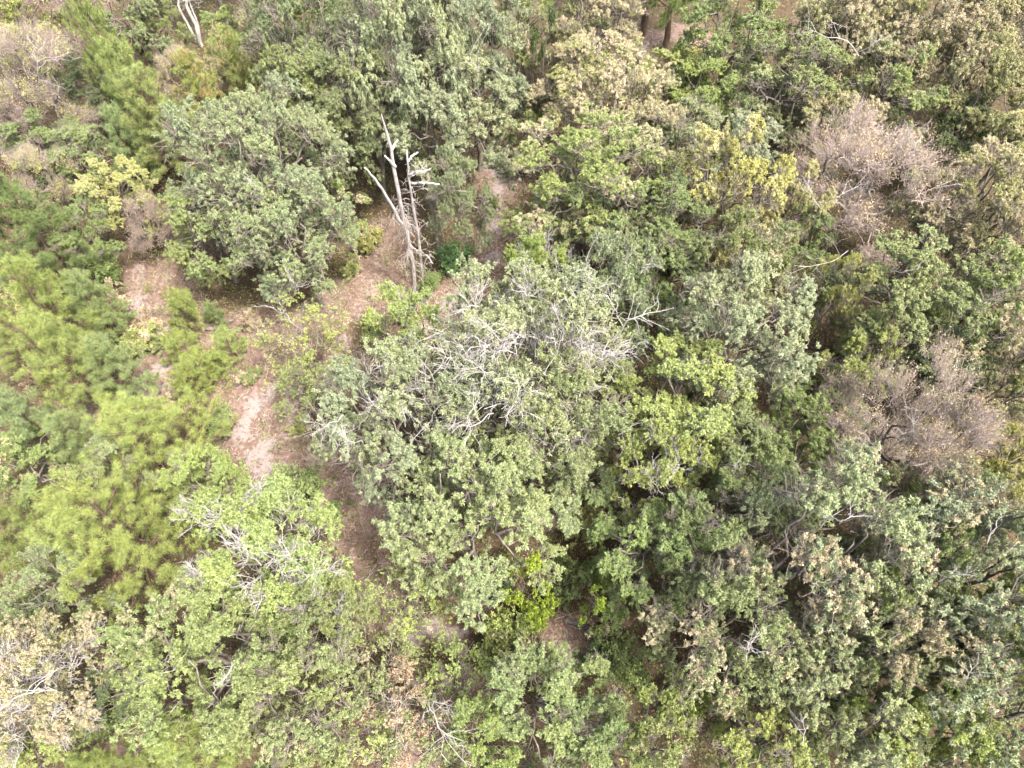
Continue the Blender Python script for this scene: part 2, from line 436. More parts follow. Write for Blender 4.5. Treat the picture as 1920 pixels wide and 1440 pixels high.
far = np.array([900, 500, 260, 140, 90, 66.])
gx = np.concatenate([-far, np.arange(-50, 50.01, .34), far[::-1]])
gy = np.concatenate([-far + 30, np.arange(-8, 62.01, .34), far[::-1] + 30])
X, Y = np.meshgrid(gx, gy)
V = np.stack([X, Y, zg(X, Y)], -1)
idx = np.arange(X.size).reshape(X.shape)
F = np.stack([idx[:-1, :-1], idx[:-1, 1:], idx[1:, 1:], idx[1:, :-1]], -1).reshape(-1, 4)
g = Geo(); g.add(V, F)
m, N, K = new_mat("forest_floor")
tc = N.new("ShaderNodeTexCoord"); gm = N.new("ShaderNodeNewGeometry"); pos = gm.outputs['Position']
a = N.new("ShaderNodeAttribute"); a.attribute_name = "cover"; s = N.new("ShaderNodeSeparateColor"); K.new(a.outputs['Color'], s.inputs[0])
n1, n2, n3 = noise(N, K, .9, 6, .65, pos), noise(N, K, 5.5, 5, .7, pos), noise(N, K, 28, 3, .6, pos)
duff = ramp(N, K, n2.outputs[0], [(.3, (.03, .024, .015)), (.55, (.06, .044, .028)), (.75, (.10, .072, .048))])
straw = ramp(N, K, n2.outputs[0], [(.28, (.06, .040, .032)), (.5, (.115, .082, .068)), (.72, (.18, .138, .118))])
sand_c = ramp(N, K, n3.outputs[0], [(.3, (.135, .112, .105)), (.7, (.225, .195, .188))])
sf = math_node(N, K, 'ADD', s.outputs[1], math_node(N, K, 'MULTIPLY_ADD', n1.outputs[0], .9, -.45))
c = mix_col(N, K, ramp(N, K, sf, [(.25, (0, 0, 0)), (.75, (1, 1, 1))]), duff, straw)
sf = math_node(N, K, 'ADD', s.outputs[0], math_node(N, K, 'MULTIPLY_ADD', n2.outputs[0], 2.2, -1.25))
c = mix_col(N, K, ramp(N, K, sf, [(.35, (0, 0, 0)), (.8, (1, 1, 1))]), c, sand_c)
p = N.new("ShaderNodeBsdfPrincipled"); K.new(c, p.inputs['Base Color']); p.inputs['Roughness'].default_value = .95; p.inputs['Specular IOR Level'].default_value = .1
bmp = N.new("ShaderNodeBump"); bmp.inputs['Strength'].default_value = .7; bmp.inputs['Distance'].default_value = .05
K.new(n3.outputs[0], bmp.inputs['Height']); K.new(bmp.outputs[0], p.inputs['Normal'])
o = N.new("ShaderNodeOutputMaterial"); K.new(p.outputs[0], o.inputs[0])
me = g.mesh("ground", m, True)
cv = me.attributes.new("cover", 'FLOAT_COLOR', 'POINT')
cv.data.foreach_set("color", np.stack([sand_at(X, Y).ravel(), straw_at(X, Y).ravel(), np.zeros(X.size), np.ones(X.size)], 1).astype(np.float32).ravel())
go = bpy.data.objects.new("ground", me); COL.objects.link(go); go["kind"] = "structure"

# ------------------------------------------------------------------ the tree kinds, each built once and then copied
KINDS = {
    'oak': [broadleaf(1, 4.7, 9.6, 44, 16, 6, 7.0, 11, .090, wid=.46, lobe_r=.30, fine=True), broadleaf(2, 4.5, 9.2, 46, 16, 6, 5.0, 10, .115, wid=.42, flat=.9, droop=.5, lobe_r=.30, fine=True),
            broadleaf(3, 3.3, 8.6, 31, 15, 6, 5.9, 11, .092, wid=.46, fine=True), broadleaf(4, 3.2, 8.0, 29, 15, 6, 5.9, 11, .092, wid=.46, base=.28, fine=True), broadleaf(5, 2.3, 7.0, 20, 15, 6, 5.4, 11, .085, wid=.46, fine=True)],
    'twiggy': [broadleaf(11, 3.4, 7.6, 32, 16, 7, 3.6, 10, .090, wid=.5, leafless=.05, fine=True, twig_mat=M_DEAD), broadleaf(12, 2.4, 6.6, 20, 16, 7, 3.3, 10, .085, wid=.5, leafless=.04, fine=True, twig_mat=M_DEAD)],
    'sparse': [broadleaf(21, 2.9, 6.6, 20, 12, 5, 1.5, 6, .085, wid=.55, inner=.3, stems=2, trunk_r=.07), broadleaf(22, 2.0, 5.0, 14, 12, 5, 1.6, 6, .085, wid=.55, inner=.3, stems=3, trunk_r=.06)],
    'bare': [bare_tree(31, 3.6, 7.0), bare_tree(32, 2.6, 5.5, 15, 12, 36, 12000)],
    'pine': [pine(41, 2.5, 8.5, 11, 6), pine(42, 1.9, 7.0, 10, 6), pine(43, 1.5, 5.5, 8, 6)],
    'pinelet': [pine(45, .9, 2.4, 6, 5, 110, .22), pine(46, .75, 1.9, 5, 5, 110, .20)],
    'shrub': [shrub(51, 1.3, 1.7, 18, .09, .55, 1700), shrub(52, 1.1, 1.4, 15, .08, .6, 1300), shrub(53, 1.2, 2.3, 16, .10, .5, 1500)],
    'sapling': [broadleaf(61, 1.3, 4.2, 9, 10, 4, 1.7, 6, .10, wid=.5, inner=.2, base=.22, trunk_r=.045), broadleaf(62, 1.1, 3.4, 8, 10, 4, 1.7, 6, .095, wid=.55, inner=.2, base=.2, trunk_r=.04)],
}
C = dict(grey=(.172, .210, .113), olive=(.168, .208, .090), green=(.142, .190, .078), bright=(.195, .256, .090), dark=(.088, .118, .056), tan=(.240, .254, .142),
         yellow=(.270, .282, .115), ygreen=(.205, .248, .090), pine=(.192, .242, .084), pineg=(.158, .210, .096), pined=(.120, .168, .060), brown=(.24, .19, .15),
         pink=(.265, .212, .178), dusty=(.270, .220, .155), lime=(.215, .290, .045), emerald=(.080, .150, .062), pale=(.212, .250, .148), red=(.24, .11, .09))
CAT = dict(oak=('oak_tree', 'tree'), twiggy=('oak_tree', 'tree'), sparse=('slender_tree', 'tree'), bare=('bare_tree', 'tree'), pine=('pine_tree', 'pine tree'),
           pinelet=('pine_sapling', 'pine sapling'), shrub=('shrub', 'shrub'), sapling=('broadleaf_sapling', 'sapling'))
HEIGHT = dict(oak=lambda R: 5.2 + .95 * R, twiggy=lambda R: 4.4 + .95 * R, sparse=lambda R: 3.2 + 1.1 * R, bare=lambda R: 3.6 + .95 * R, pine=lambda R: 3.2 + 2.1 * R,
              pinelet=lambda R: .3 + 2.3 * R, shrub=lambda R: .35 + 1.15 * R, sapling=lambda R: .7 + 2.3 * R)
GROW = dict(oak=1.06, twiggy=1.02, bare=1.05, pine=.93, pinelet=.85)
GROUP = dict(oak='oaks of the wood', twiggy='oaks of the wood', sparse='thin trees around the clearing', bare='leafless trees of the wood', pine='pines of the wood',
             pinelet='pine saplings in the clearing', shrub='shrubs of the understorey', sapling='broadleaf saplings of the understorey')
TREES, RNG = {}, random.Random(7)
def place(key, u, v, d, kind, color, autumn, label, h=None, mat=None, base=False, group=None):
    """Put a tree of this kind so that its crown stands at photo pixel (u, v) and is d photo pixels across."""
    hh = h or 6.0
    R = 2.0
    for _ in range(6):
        zc = hh * .6
        P, t = at(u, v, 0.0 if base else zc)
        R = d * .5 * t / FPX * GROW.get(kind, 1.0)
        hh = h or HEIGHT[kind](R)
    protos = KINDS[kind]
    near = sorted(protos, key=lambda q: abs(math.log(q["R"] / R)))[:2]
    pr = near[0] if (len(near) < 2 or kind == 'bare' or RNG.random() < .6 or abs(math.log(near[1]["R"] / R)) > .45) else near[1]
    z0 = float(zg(P[0], P[1]))
    root = bpy.data.objects.new(CAT[kind][0], None); COL.objects.link(root)
    root.empty_display_size = .5
    root.location = (P[0], P[1], z0)
    root["label"] = label; root["category"] = CAT[kind][1]
    root["group"] = group or GROUP[kind]
    rz = RNG.uniform(0, 6.283); sx = R / pr["R"]; ax = RNG.uniform(.93, 1.07); sz = hh / pr["H"]
    for pname, me in pr["parts"]:
        o = bpy.data.objects.new(pname, me); COL.objects.link(o); o.parent = root
        o.rotation_euler = (RNG.uniform(-.05, .05), RNG.uniform(-.05, .05), rz); o.scale = (sx * ax, sx / ax, sz)
        if pname in ("branches", "twigs", "crown"): o["kind"] = "stuff"
        if pname == "crown":
            cc = C[color]; k = RNG.uniform(.93, 1.07)
            o.color = (cc[0] * k, cc[1] * k * RNG.uniform(.97, 1.03), cc[2] * k * RNG.uniform(.9, 1.1), autumn)
            if mat is not None:
                o.material_slots[0].link = 'OBJECT'; o.material_slots[0].material = mat
    TREES[key] = (root, hh, P, R)
    return root

T = place
Yl = M_YELL
# --- along the far edge
T('a1', 45, 50, 150, 'oak', 'ygreen', .30, "yellow-green leafy tree in the far left corner", 6.5, Yl)
T('a2', 118, 60, 170, 'bare', 'pink', .1, "leafless mauve-brown thicket tree between the corner tree and the tall slim pine", 5.5)
T('a3', 70, 170, 210, 'bare', 'yellow', .45, "half-bare tree with yellow and tan leaves on mauve twigs at the left edge", 7.0, Yl)
T('a3b', 20, 245, 120, 'bare', 'pink', .1, "low bare pinkish tree below the half-bare yellow one at the left edge", 5.0)
T('a4', 205, 85, 95, 'pine', 'pine', .10, "slim pine with narrow leaning top beside the leafless thicket", 9.5)
T('a5', 245, 45, 150, 'oak', 'grey', .05, "grey-green tree just behind the slim leaning pine", 7)
T('a6', 300, 65, 100, 'oak', 'olive', .12, "dull olive tree beside the pale leaning stems", 5)
T('a7', 428, 42, 190, 'oak', 'green', .15, "tall tree whose straight grey trunk stands at the far edge", 13, None, True)
T('a8', 440, 85, 110, 'oak', 'bright', .08, "fresh green round tree right below the straight grey trunk", 5.0)
T('a9', 495, 50, 110, 'oak', 'olive', .45, "olive tree with an orange-tan patch near the far edge", 7)
T('a10', 350, 155, 130, 'bare', 'yellow', .5, "low tan and yellow thinning tree below the pale leaning stems", 3.5, Yl)
T('a11', 265, 190, 135, 'pine', 'pine', .08, "yellow-green pine, topmost of the dense pine cluster", 7)
T('a12', 305, 245, 150, 'pine', 'pine', .05, "broad yellow-green pine in the middle of the dense pine cluster", 6.5)
T('a13', 372, 195, 105, 'pine', 'pine', .35, "pine with rusty yellowing needles at the right of the dense pine cluster", 5.5)
T('a14', 238, 275, 95, 'pine', 'pineg', .05, "small rounded pine at the lower edge of the dense pine cluster", 5)
T('a15', 448, 160, 75, 'pine', 'pine', .25, "small yellow-green pine behind the large grey oak by the clearing", 5.5)
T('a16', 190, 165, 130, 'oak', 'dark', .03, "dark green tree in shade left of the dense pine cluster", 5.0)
T('a17', 430, 125, 90, 'sparse', 'yellow', .5, "thin orange-yellow tree above the small yellow-green pine", 5, Yl)
T('b1', 570, 90, 230, 'oak', 'grey', .06, "hazy grey-green oak, leftmost of the tall far oak group", 10)
T('b2', 740, 95, 290, 'oak', 'pale', .04, "largest silvery oak of the tall far oak group", 12)
T('b3', 890, 110, 220, 'oak', 'pale', .03, "palest silvery oak at the right end of the tall far oak group", 11.5)
T('b4', 690, 215, 200, 'oak', 'grey', .05, "grey-green oak rising directly behind the tall dead snag", 9)
T('b5', 850, 235, 230, 'oak', 'pale', .06, "silvery oak above the upper end of the sandy track", 9)
T('b6', 575, 200, 190, 'oak', 'olive', .06, "shaded olive oak behind the large grey oak by the clearing", 8)
T('b7', 650, 20, 200, 'oak', 'grey', .08, "dull green oak at the very top behind the tall far oak group", 9)
T('b9', 1010, 95, 62, 'sapling', 'dark', 0.05, "slender dark tree with an ivy-wrapped trunk beside the palest oak", 11)
T('b10', 985, 45, 120, 'oak', 'olive', .35, "olive-tan tree at the far edge between the palest oak and the tan oak", 7)
T('b11', 1065, 110, 110, 'oak', 'tan', .45, "small tan oak right of the ivy-wrapped slender tree", 6.5)
T('b12', 990, 240, 90, 'oak', 'olive', .2, "small olive oak at the upper end of the sandy track", 5)
T('c1', 1120, 50, 190, 'oak', 'tan', 0.48, "tan and green oak at the far edge left of the two dark trunks", 8)
T('c2', 1135, 185, 240, 'oak', 'tan', 0.54, "sandy-tan oak with dry leaves in front of the far tan oak", 8.5)
T('c3', 1262, 165, 170, 'oak', 'ygreen', .22, "yellow-green oak below the two dark trunks", 5)
T('c4', 1204, 66, 170, 'pine', 'pined', .05, "tall pine with a thick dark trunk, left of two at the far edge", 13, None, True)
T('c5', 1245, 95, 150, 'pine', 'pined', .05, "thinner dark-trunked pine, right of two at the far edge", 12, None, True)
T('c6', 1372, 55, 200, 'oak', 'olive', 0.12, "dark green fine-leaved oak at the far edge right of the dark trunks", 8.5)
T('c7', 1470, 165, 230, 'oak', 'olive', 0.2, "mid green oak below the dark fine-leaved far oak", 7.5)
T('c8', 1320, 175, 130, 'oak', 'bright', .10, "light green oak between the yellow-green oak and the shaded gap", 6.0)
T('c9', 1590, 75, 260, 'oak', 'tan', 0.52, "tan oak crossed by long bleached dead limbs at the far edge", 9)
T('c10', 1740, 75, 280, 'oak', 'tan', 0.56, "broad straw-tan oak at the far edge beside the limb-crossed oak", 9.5)
T('c11', 1885, 85, 240, 'oak', 'tan', 0.54, "straw-tan oak in the far right corner", 9)
T('c12', 1650, 195, 170, 'oak', 'olive', 0.3, "dark green oak below the broad straw-tan oak", 7.5)
T('c13', 1830, 205, 170, 'oak', 'tan', 0.38, "tan-flecked oak below the far right corner oak", 8)
T('c14', 1775, 275, 140, 'oak', 'dark', .02, "deep green dense oak above the right end of the bare pinkish tree", 5.5)
T('c15', 1890, 265, 180, 'oak', 'tan', .40, "smooth yellow-tan oak at the right edge above the straw-coloured ones", 8, Yl)
T('c16', 1590, 365, 325, 'bare', 'pink', .25, "large leafless pinkish tree with mauve twigs right of the yellow oak", 7.5)
T('c17', 1350, 370, 215, 'oak', 'yellow', 0.4, "yellow-topped oak left of the large leafless pinkish tree", 9.5, Yl)
T('c18', 1385, 285, 150, 'oak', 'pale', .18, "pale green oak just above the yellow-topped oak", 6.5)
T('c19', 1855, 410, 240, 'oak', 'tan', 0.54, "straw-coloured oak at the right edge beside the leafless pinkish tree", 8.5)
T('c20', 1745, 420, 150, 'oak', 'tan', .42, "mottled tan-green oak between the leafless pinkish tree and the right edge", 7)
T('c21', 1475, 405, 125, 'oak', 'yellow', 0.6, "small yellow-green oak touching the leafless pinkish tree", 7.5, Yl)
T('c22', 1560, 255, 150, 'oak', 'tan', .45, "tan-flecked oak just above the leafless pinkish tree", 6.5)
T('c23', 1290, 270, 130, 'oak', 'pale', .15, "small silvery oak below the yellow-green oak", 7)
T('c24', 1885, 500, 160, 'oak', 'tan', .5, "dry tan-green oak at the right edge below the straw-coloured oak", 8)
T('d1', 480, 330, 330, 'oak', 'grey', .05, "large grey-green oak with drooping leaves above the left end of the clearing", 9.5)
T('d2', 560, 455, 230, 'oak', 'grey', .05, "grey-green oak overhanging the clearing left of the tall snag", 7.5)
T('d3', 400, 440, 180, 'oak', 'olive', .07, "shaded olive oak under the left flank of the large grey oak", 6)
T('d4', 1110, 350, 300, 'oak', 'olive', 0.38, "broad olive oak with tan tips right of the sandy track", 9)
T('d5', 1072, 425, 150, 'oak', 'olive', .12, "olive oak leaning over the sandy track", 7)
T('d6', 858, 385, 115, 'oak', 'grey', .05, "pale oak with a grey trunk standing right beside the two snags", 8.0)
T('d7', 1220, 440, 220, 'oak', 'green', .14, "mid green oak between the broad olive oak and the yellow-topped oak", 7.5)
T('d8', 1235, 300, 150, 'oak', 'tan', .40, "tan-tipped oak below the sandy-tan oak", 7.5)
# --- left side
T('e1', 55, 435, 220, 'pine', 'pined', .03, "dense dark green pine at the left edge above the pine grove", 7)
T('e2', 165, 450, 120, 'oak', 'green', .06, "round dark green tree beside the dense dark pine", 4.5)
T('e3', 225, 370, 135, 'oak', 'yellow', 0.2, "golden-yellow leafy tree below the dense pine cluster", 5.0, Yl)
T('e4', 92, 350, 115, 'bare', 'yellow', .5, "thin yellow-brown tree above the dense dark pine", 4.5, Yl)
T('e5', 85, 280, 130, 'oak', 'green', .12, "small dull green tree left of the dense pine cluster", 4.5)
T('e6', 165, 300, 120, 'oak', 'olive', .15, "small olive tree between the golden tree and the pine cluster", 4.5)
T('e7', 290, 430, 110, 'bare', 'brown', .1, "low leafless mauve bush-like tree left of the large grey oak", 3.5)
T('f1', 90, 590, 150, 'pine', 'pine', .05, "yellow-green pine at the top of the pine grove by the clearing", 6)
T('f2', 180, 575, 120, 'pine', 'pineg', .05, "grey-green pine at the grove's edge nearest the clearing", 4.6)
T('f3', 125, 690, 140, 'pine', 'pine', .06, "brightest pine in the middle of the left pine grove", 6.2)
T('f4', 212, 690, 125, 'pine', 'pineg', .04, "soft grey-green pine beside the pale sand spot", 4.4)
T('f5', 25, 650, 120, 'pine', 'pine', .20, "pine with yellowed needles at the left edge of the grove", 4.5)
T('f6', 60, 790, 145, 'pine', 'pineg', .05, "low pale pine at the left edge below the grove's gap", 5.5)
T('f7', 280, 830, 270, 'pine', 'pine', .04, "big bright green pine on the near side of the clearing", 6)
T('f8', 175, 835, 120, 'pine', 'pineg', .03, "dim grey-green pine tucked against the big bright pine", 4.8)
T('f9', 205, 1015, 275, 'pine', 'pine', .05, "large pine with long soft needle brushes in the lower left", 7.5)
T('f10', 20, 985, 130, 'pine', 'pine', .10, "pine cut by the left edge beside the large soft-needled pine", 6)
T('f11', 385, 1390, 150, 'pine', 'pine', .02, "yellow-green pine at the bottom edge", 5.5)
T('f12', 215, 1450, 110, 'pine', 'pine', .02, "tip of a small pine at the bottom edge left of the yellow-green one", 5)
T('g1', 500, 1050, 290, 'twiggy', 'bright', .04, "bright green oak with bare white twigs beside the large soft-needled pine", 8.5)
T('g2', 385, 925, 150, 'oak', 'bright', .10, "light green broad-leaved tree between the two big pines and the shaded straw", 6.5)
T('g3', 225, 905, 120, 'oak', 'pale', .10, "pale leafy tree squeezed between the two biggest pines", 6)
T('g4', 110, 1120, 170, 'oak', 'grey', .04, "grey-green oak under the left flank of the soft-needled pine", 6.0)
T('g5', 60, 1290, 260, 'twiggy', 'tan', 0.52, "tan-mottled thinning tree with a pale forked limb in the lower left corner", 7.5)
T('g6', 60, 1410, 150, 'oak', 'ygreen', .25, "yellow leafy tree in the bottom left corner", 5, Yl)
T('g7', 400, 1245, 330, 'oak', 'olive', .17, "broad olive oak with tan tips below the white-twigged green oak", 8.0)
T('g8', 570, 1330, 250, 'oak', 'olive', .16, "olive-green oak at the bottom edge beside the yellow-green pine", 7.5)
T('g9', 235, 1290, 130, 'oak', 'dark', .05, "dark green low tree in the shade left of the broad olive oak", 4)
T('g10', 70, 870, 160, 'oak', 'green', .25, "green and yellow leafy tree at the left edge below the grove", 4.5, Yl)
T('g11', 620, 1150, 160, 'twiggy', 'olive', .12, "thin-crowned olive oak right of the white-twigged green oak", 6.5)
# --- the middle
T('h1', 985, 705, 400, 'twiggy', 'pale', .07, "biggest oak, silvery with a web of bleached twigs, in the middle", 10.5)
T('h1b', 1000, 790, 300, 'oak', 'grey', .04, "grey-green oak filling the near flank of the biggest silvery oak", 9.0)
T('h2', 725, 800, 280, 'oak', 'pale', .06, "silvery oak with drooping leaves left of the biggest oak", 9.0)
T('h3', 890, 985, 330, 'oak', 'grey', .03, "dense rounded grey-green oak on the near side of the biggest oak", 8.5)
T('h4', 765, 640, 165, 'twiggy', 'bright', .06, "bright green oak at the foot of the track below the snags", 6.5)
T('h5', 1012, 525, 130, 'twiggy', 'bright', .03, "bright green oak with white twigs behind the biggest oak, beside the track", 7.0)
T('h6', 1120, 590, 190, 'twiggy', 'grey', .14, "half-bare grey oak with reaching dead limbs right of the biggest oak", 9.5)
T('h7', 1375, 640, 270, 'oak', 'pale', 0.06, "large soft grey-green oak right of the dead limbs", 9.5)
T('h8', 1265, 775, 255, 'oak', 'ygreen', .03, "shaded yellow-green oak under the near side of the soft grey-green oak", 8)
T('h9', 1230, 880, 190, 'twiggy', 'ygreen', .04, "light olive-green oak near the dark hollow right of the biggest oak", 7)
T('h10', 1390, 510, 190, 'oak', 'olive', 0.22, "olive oak behind the soft grey-green oak", 8)
T('h11', 1230, 530, 200, 'oak', 'green', .05, "mid green oak behind the reaching dead limbs", 6.5)
T('h12', 1500, 860, 220, 'oak', 'green', .02, "neat rounded green oak beside the bare tan tree", 7)
T('h13', 1360, 870, 160, 'oak', 'olive', .06, "olive oak left of the neat rounded green oak", 6.5)
T('i1', 1700, 590, 290, 'oak', 'olive', 0.18, "wide olive-green oak below the large leafless pinkish tree", 8)
T('i2', 1845, 620, 260, 'oak', 'olive', 0.36, "olive oak with rusty tips at the right edge", 8.5)
T('i3', 1552, 570, 105, 'oak', 'yellow', .20, "small bright yellow tree below the leafless pinkish tree", 7.5, Yl)
T('i4', 1615, 690, 150, 'oak', 'ygreen', .28, "yellow-green tree between the wide olive-green oak and the bare tan tree", 6.2, Yl)
T('i5', 1690, 845, 310, 'bare', 'pink', .45, "large bare tan tree with rosy twigs, lower of the two leafless giants", 8.5)
T('i6', 1885, 750, 150, 'oak', 'tan', .35, "tan-green oak at the right edge above the yellow one", 7.5)
T('i7', 1875, 880, 130, 'oak', 'yellow', .25, "yellow-green oak at the right edge beside the bare tan tree", 6.2, Yl)
T('i8', 1500, 470, 130, 'oak', 'green', .18, "green tree below the small yellow-green oak", 6)
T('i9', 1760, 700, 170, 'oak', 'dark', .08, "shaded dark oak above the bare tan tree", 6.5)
# --- the near right
T('j1', 1510, 1040, 330, 'oak', 'pale', 0.36, "large oak mottled green and tan in the lower right", 10)
T('j2', 1340, 1190, 260, 'oak', 'grey', 0.34, "grey-green oak with pinkish-tan patches left of the large mottled oak", 8.5)
T('j3', 1825, 1080, 350, 'oak', 'pale', 0.26, "large pale green oak with long bare twigs at the right edge", 10)
T('j4', 1840, 1330, 340, 'oak', 'pale', 0.24, "pale green drooping oak in the bottom right corner", 9.5)
T('j5', 1580, 1320, 280, 'oak', 'pale', 0.14, "silvery oak at the bottom edge below the large mottled oak", 7.5)
T('j6', 1600, 1190, 190, 'oak', 'olive', 0.46, "tan-patched oak below the large mottled oak", 9.0)
T('j7', 1720, 1200, 140, 'oak', 'olive', .10, "olive oak with a bare forked limb over the dark hollow", 7)
T('j8', 1220, 1030, 225, 'oak', 'green', .08, "dull green oak in the shade of the biggest oak", 6.5)
T('j9', 1225, 1375, 150, 'oak', 'ygreen', .22, "small pale yellow-green oak at the bottom edge", 7.5)
T('j10', 1310, 1060, 170, 'oak', 'grey', .10, "grey-green oak between the dull shaded oak and the large mottled oak", 8)
T('j11', 1040, 1330, 250, 'oak', 'olive', .08, "olive-green oak at the bottom, right of the dead white limb", 6.5)
T('j12', 1130, 1400, 180, 'oak', 'green', .12, "mid green oak at the bottom edge beside the small pale one", 6)
T('j13', 900, 1400, 150, 'oak', 'bright', .08, "light green oak at the bottom edge below the dead white limb", 5.5)
T('j14', 1680, 960, 150, 'oak', 'olive', .30, "tan-green oak below the bare tan tree", 6.5)
T('j15', 1720, 1395, 230, 'oak', 'ygreen', .15, "yellow-green oak at the bottom edge between the silvery oak and the drooping pale oak", 7.5)
T('j16', 1890, 1200, 230, 'oak', 'ygreen', .12, "fresh yellow-green oak at the right edge between the two large pale oaks", 9)
T('j17', 1765, 980, 180, 'oak', 'grey', .2, "grey-green oak between the bare tan tree and the large pale oak", 8)
T('j18', 1430, 1400, 200, 'oak', 'ygreen', .12, "shaded yellow-green oak at the bottom edge left of the silvery oak", 5.5)
T('j19', 1690, 1080, 170, 'oak', 'olive', .25, "olive oak with tan tips between the mottled oak and the large pale oak", 8.5)
T('j20', 1430, 960, 190, 'oak', 'olive', .2, "olive-tan oak behind the large mottled oak", 8)
T('k1', 575, 640, 210, 'sparse', 'ygreen', .22, "thin yellow-green tree with a pale bare stem in the sandy clearing", 5.0)
T('k2', 590, 740, 150, 'sparse', 'olive', .20, "low see-through tree over the sand below the pale bare stem", 4.0)
T('k3', 770, 1125, 210, 'sparse', 'bright', .12, "light green see-through tree below the dense rounded oak", 4.5)
T('k4', 715, 1225, 240, 'sparse', 'olive', .28, "sparse green and tan tree over pale sand near the bottom", 4.5)
T('k5', 760, 1330, 200, 'sparse', 'dusty', 0.3, "thin tan tree with bare twigs left of the dead white limb", 4.5)
T('h14', 1150, 760, 150, 'oak', 'olive', .08, "shaded olive oak in the dark gap right of the biggest oak", 6.0)
T('h15', 1090, 900, 130, 'oak', 'green', .15, "small dull green oak in the dark hollow below the biggest oak", 4.0)
T('k11', 790, 1410, 170, 'sparse', 'olive', .35, "sparse tan-green tree at the bottom edge left of the light green oak", 4.0)
T('k12', 690, 1390, 180, 'sparse', 'ygreen', .3, "thin yellow-green tree at the bottom edge over pale sand", 4.0)
T('k6', 850, 1270, 150, 'sparse', 'bright', .15, "small bright see-through tree beside the dead white limb", 4)
T('k7', 570, 700, 90, 'sapling', 'green', .1, "small green sapling in the sandy clearing below the thin stem", 2.6)
T('k8', 545, 930, 190, 'shrub', 'green', .05, "wide dark green shrub in the shade left of the silvery oak", 2.2)
T('k9', 1560, 720, 120, 'oak', 'green', .12, "green tree right of the soft grey-green oak", 5)
T('k10', 640, 370, 110, 'sapling', 'green', .35, "shaded sapling with rusty leaves left of the tall snag", 3.6)

# --- saplings and shrubs of the understorey
S = place
S('s1', 345, 588, 90, 'pinelet', 'pine', .03, "pine sapling in front of the fallen logs, larger one")
S('s2', 402, 592, 48, 'pinelet', 'pineg', .03, "small dull pine sapling at the middle of the fallen logs")
S('s3', 340, 655, 80, 'pinelet', 'pine', .04, "bright pine sapling at the head of the sapling patch in the clearing")
S('s4', 368, 690, 75, 'pinelet', 'pine', .20, "yellowish pine sapling in the middle of the sapling patch")
S('s5', 405, 680, 65, 'pinelet', 'pine', .03, "slim green pine sapling on the right of the sapling patch")
S('s6', 352, 718, 80, 'pinelet', 'pine', .06, "nearest pine sapling of the sapling patch")
S('s7', 432, 645, 70, 'pinelet', 'pine', .08, "round pine sapling below the long fallen log")
S('s8', 250, 650, 100, 'shrub', 'ygreen', .35, "olive-tan shrub where the clearing meets the pine grove")
S('s9', 402, 782, 92, 'shrub', 'green', .08, "round leafy green shrub between the big bright pine and the sand")
S('s10', 75, 555, 120, 'shrub', 'yellow', .15, "yellow shrub above the pine grove", 2.4, Yl)
S('s11', 205, 560, 90, 'shrub', 'brown', .6, "russet-brown shrub beside the grove's grey-green pine", 2.0)
S('s12', 265, 600, 75, 'shrub', 'brown', .5, "dull brown shrub at the lower end of the grey sand strip", 1.4)
S('s13', 190, 500, 90, 'shrub', 'green', .10, "leafy green shrub beside the grey sand strip", 2.2)
S('s14', 690, 440, 80, 'shrub', 'yellow', .25, "yellow-green shrub at the snag's left", 1.6, Yl)
S('s15', 860, 480, 95, 'shrub', 'emerald', .05, "deep green shrub under the oak beside the snags", 2.2)
S('s16', 800, 515, 70, 'shrub', 'green', .12, "green shrub at the foot of the two snags", 1.5)
S('s17', 755, 590, 70, 'shrub', 'bright', .2, "light green shrub on the sand below the tall snag", 1.5)
S('s18', 700, 605, 50, 'shrub', 'green', .2, "little green shrub on the sandy track fork", 1.1)
S('s19', 925, 370, 45, 'shrub', 'ygreen', .4, "yellow-brown shrub growing in the sandy track", 0.8)
S('s20', 880, 560, 55, 'shrub', 'green', .06, "green shrub at the sandy bend behind the biggest oak", 1.0)
S('s21', 985, 1085, 100, 'sapling', 'lime', .05, "lime-green sapling beside the dense rounded oak, larger one", 6)
S('s51', 1010, 1145, 95, 'shrub', 'lime', .10, "yellow-green shrub between the larger lime-green sapling and the shaded log", 3.2, Yl)
S('s52', 1075, 1070, 95, 'shrub', 'green', .12, "mid green shrub above the dark shrub in the hollow", 2.4)
S('s53', 1155, 1190, 100, 'shrub', 'olive', .2, "olive shrub right of the shaded log's end", 2.2)
S('s54', 1000, 1240, 100, 'shrub', 'ygreen', .25, "yellow-green shrub left of the golden shrub", 2.3, Yl)
S('s55', 1145, 1075, 90, 'shrub', 'bright', .08, "light green shrub above the smallest lime-green sapling", 2.2)
S('s56', 925, 1250, 110, 'shrub', 'bright', .2, "light green shrub below the yellow-green one left of the log", 2.3)
S('s57', 560, 800, 60, 'shrub', 'ygreen', .4, "low tan-green shrub on the pale sand of the clearing", .9)
S('s58', 470, 700, 60, 'shrub', 'olive', .4, "low olive scrub between the sapling patch and the thin stem", .9)
S('s59', 300, 770, 70, 'shrub', 'ygreen', .35, "low yellow-green scrub above the big bright pine", 1.0)
S('s60', 610, 960, 70, 'shrub', 'green', .15, "low green shrub in the shaded straw beside the wide dark shrub", 1.1)
S('s61', 640, 1060, 50, 'shrub', 'olive', .3, "small olive shrub at the near end of the shaded straw", .9)
S('s62', 300, 640, 70, 'shrub', 'olive', .35, "low olive scrub left of the sapling patch", 1.0)
S('s63', 660, 690, 60, 'shrub', 'ygreen', .3, "low scrub on the track between the thin tree and the bright oak", .9)
S('s22', 1110, 1140, 70, 'sapling', 'lime', .02, "small lime-green sapling above the shaded log", 5)
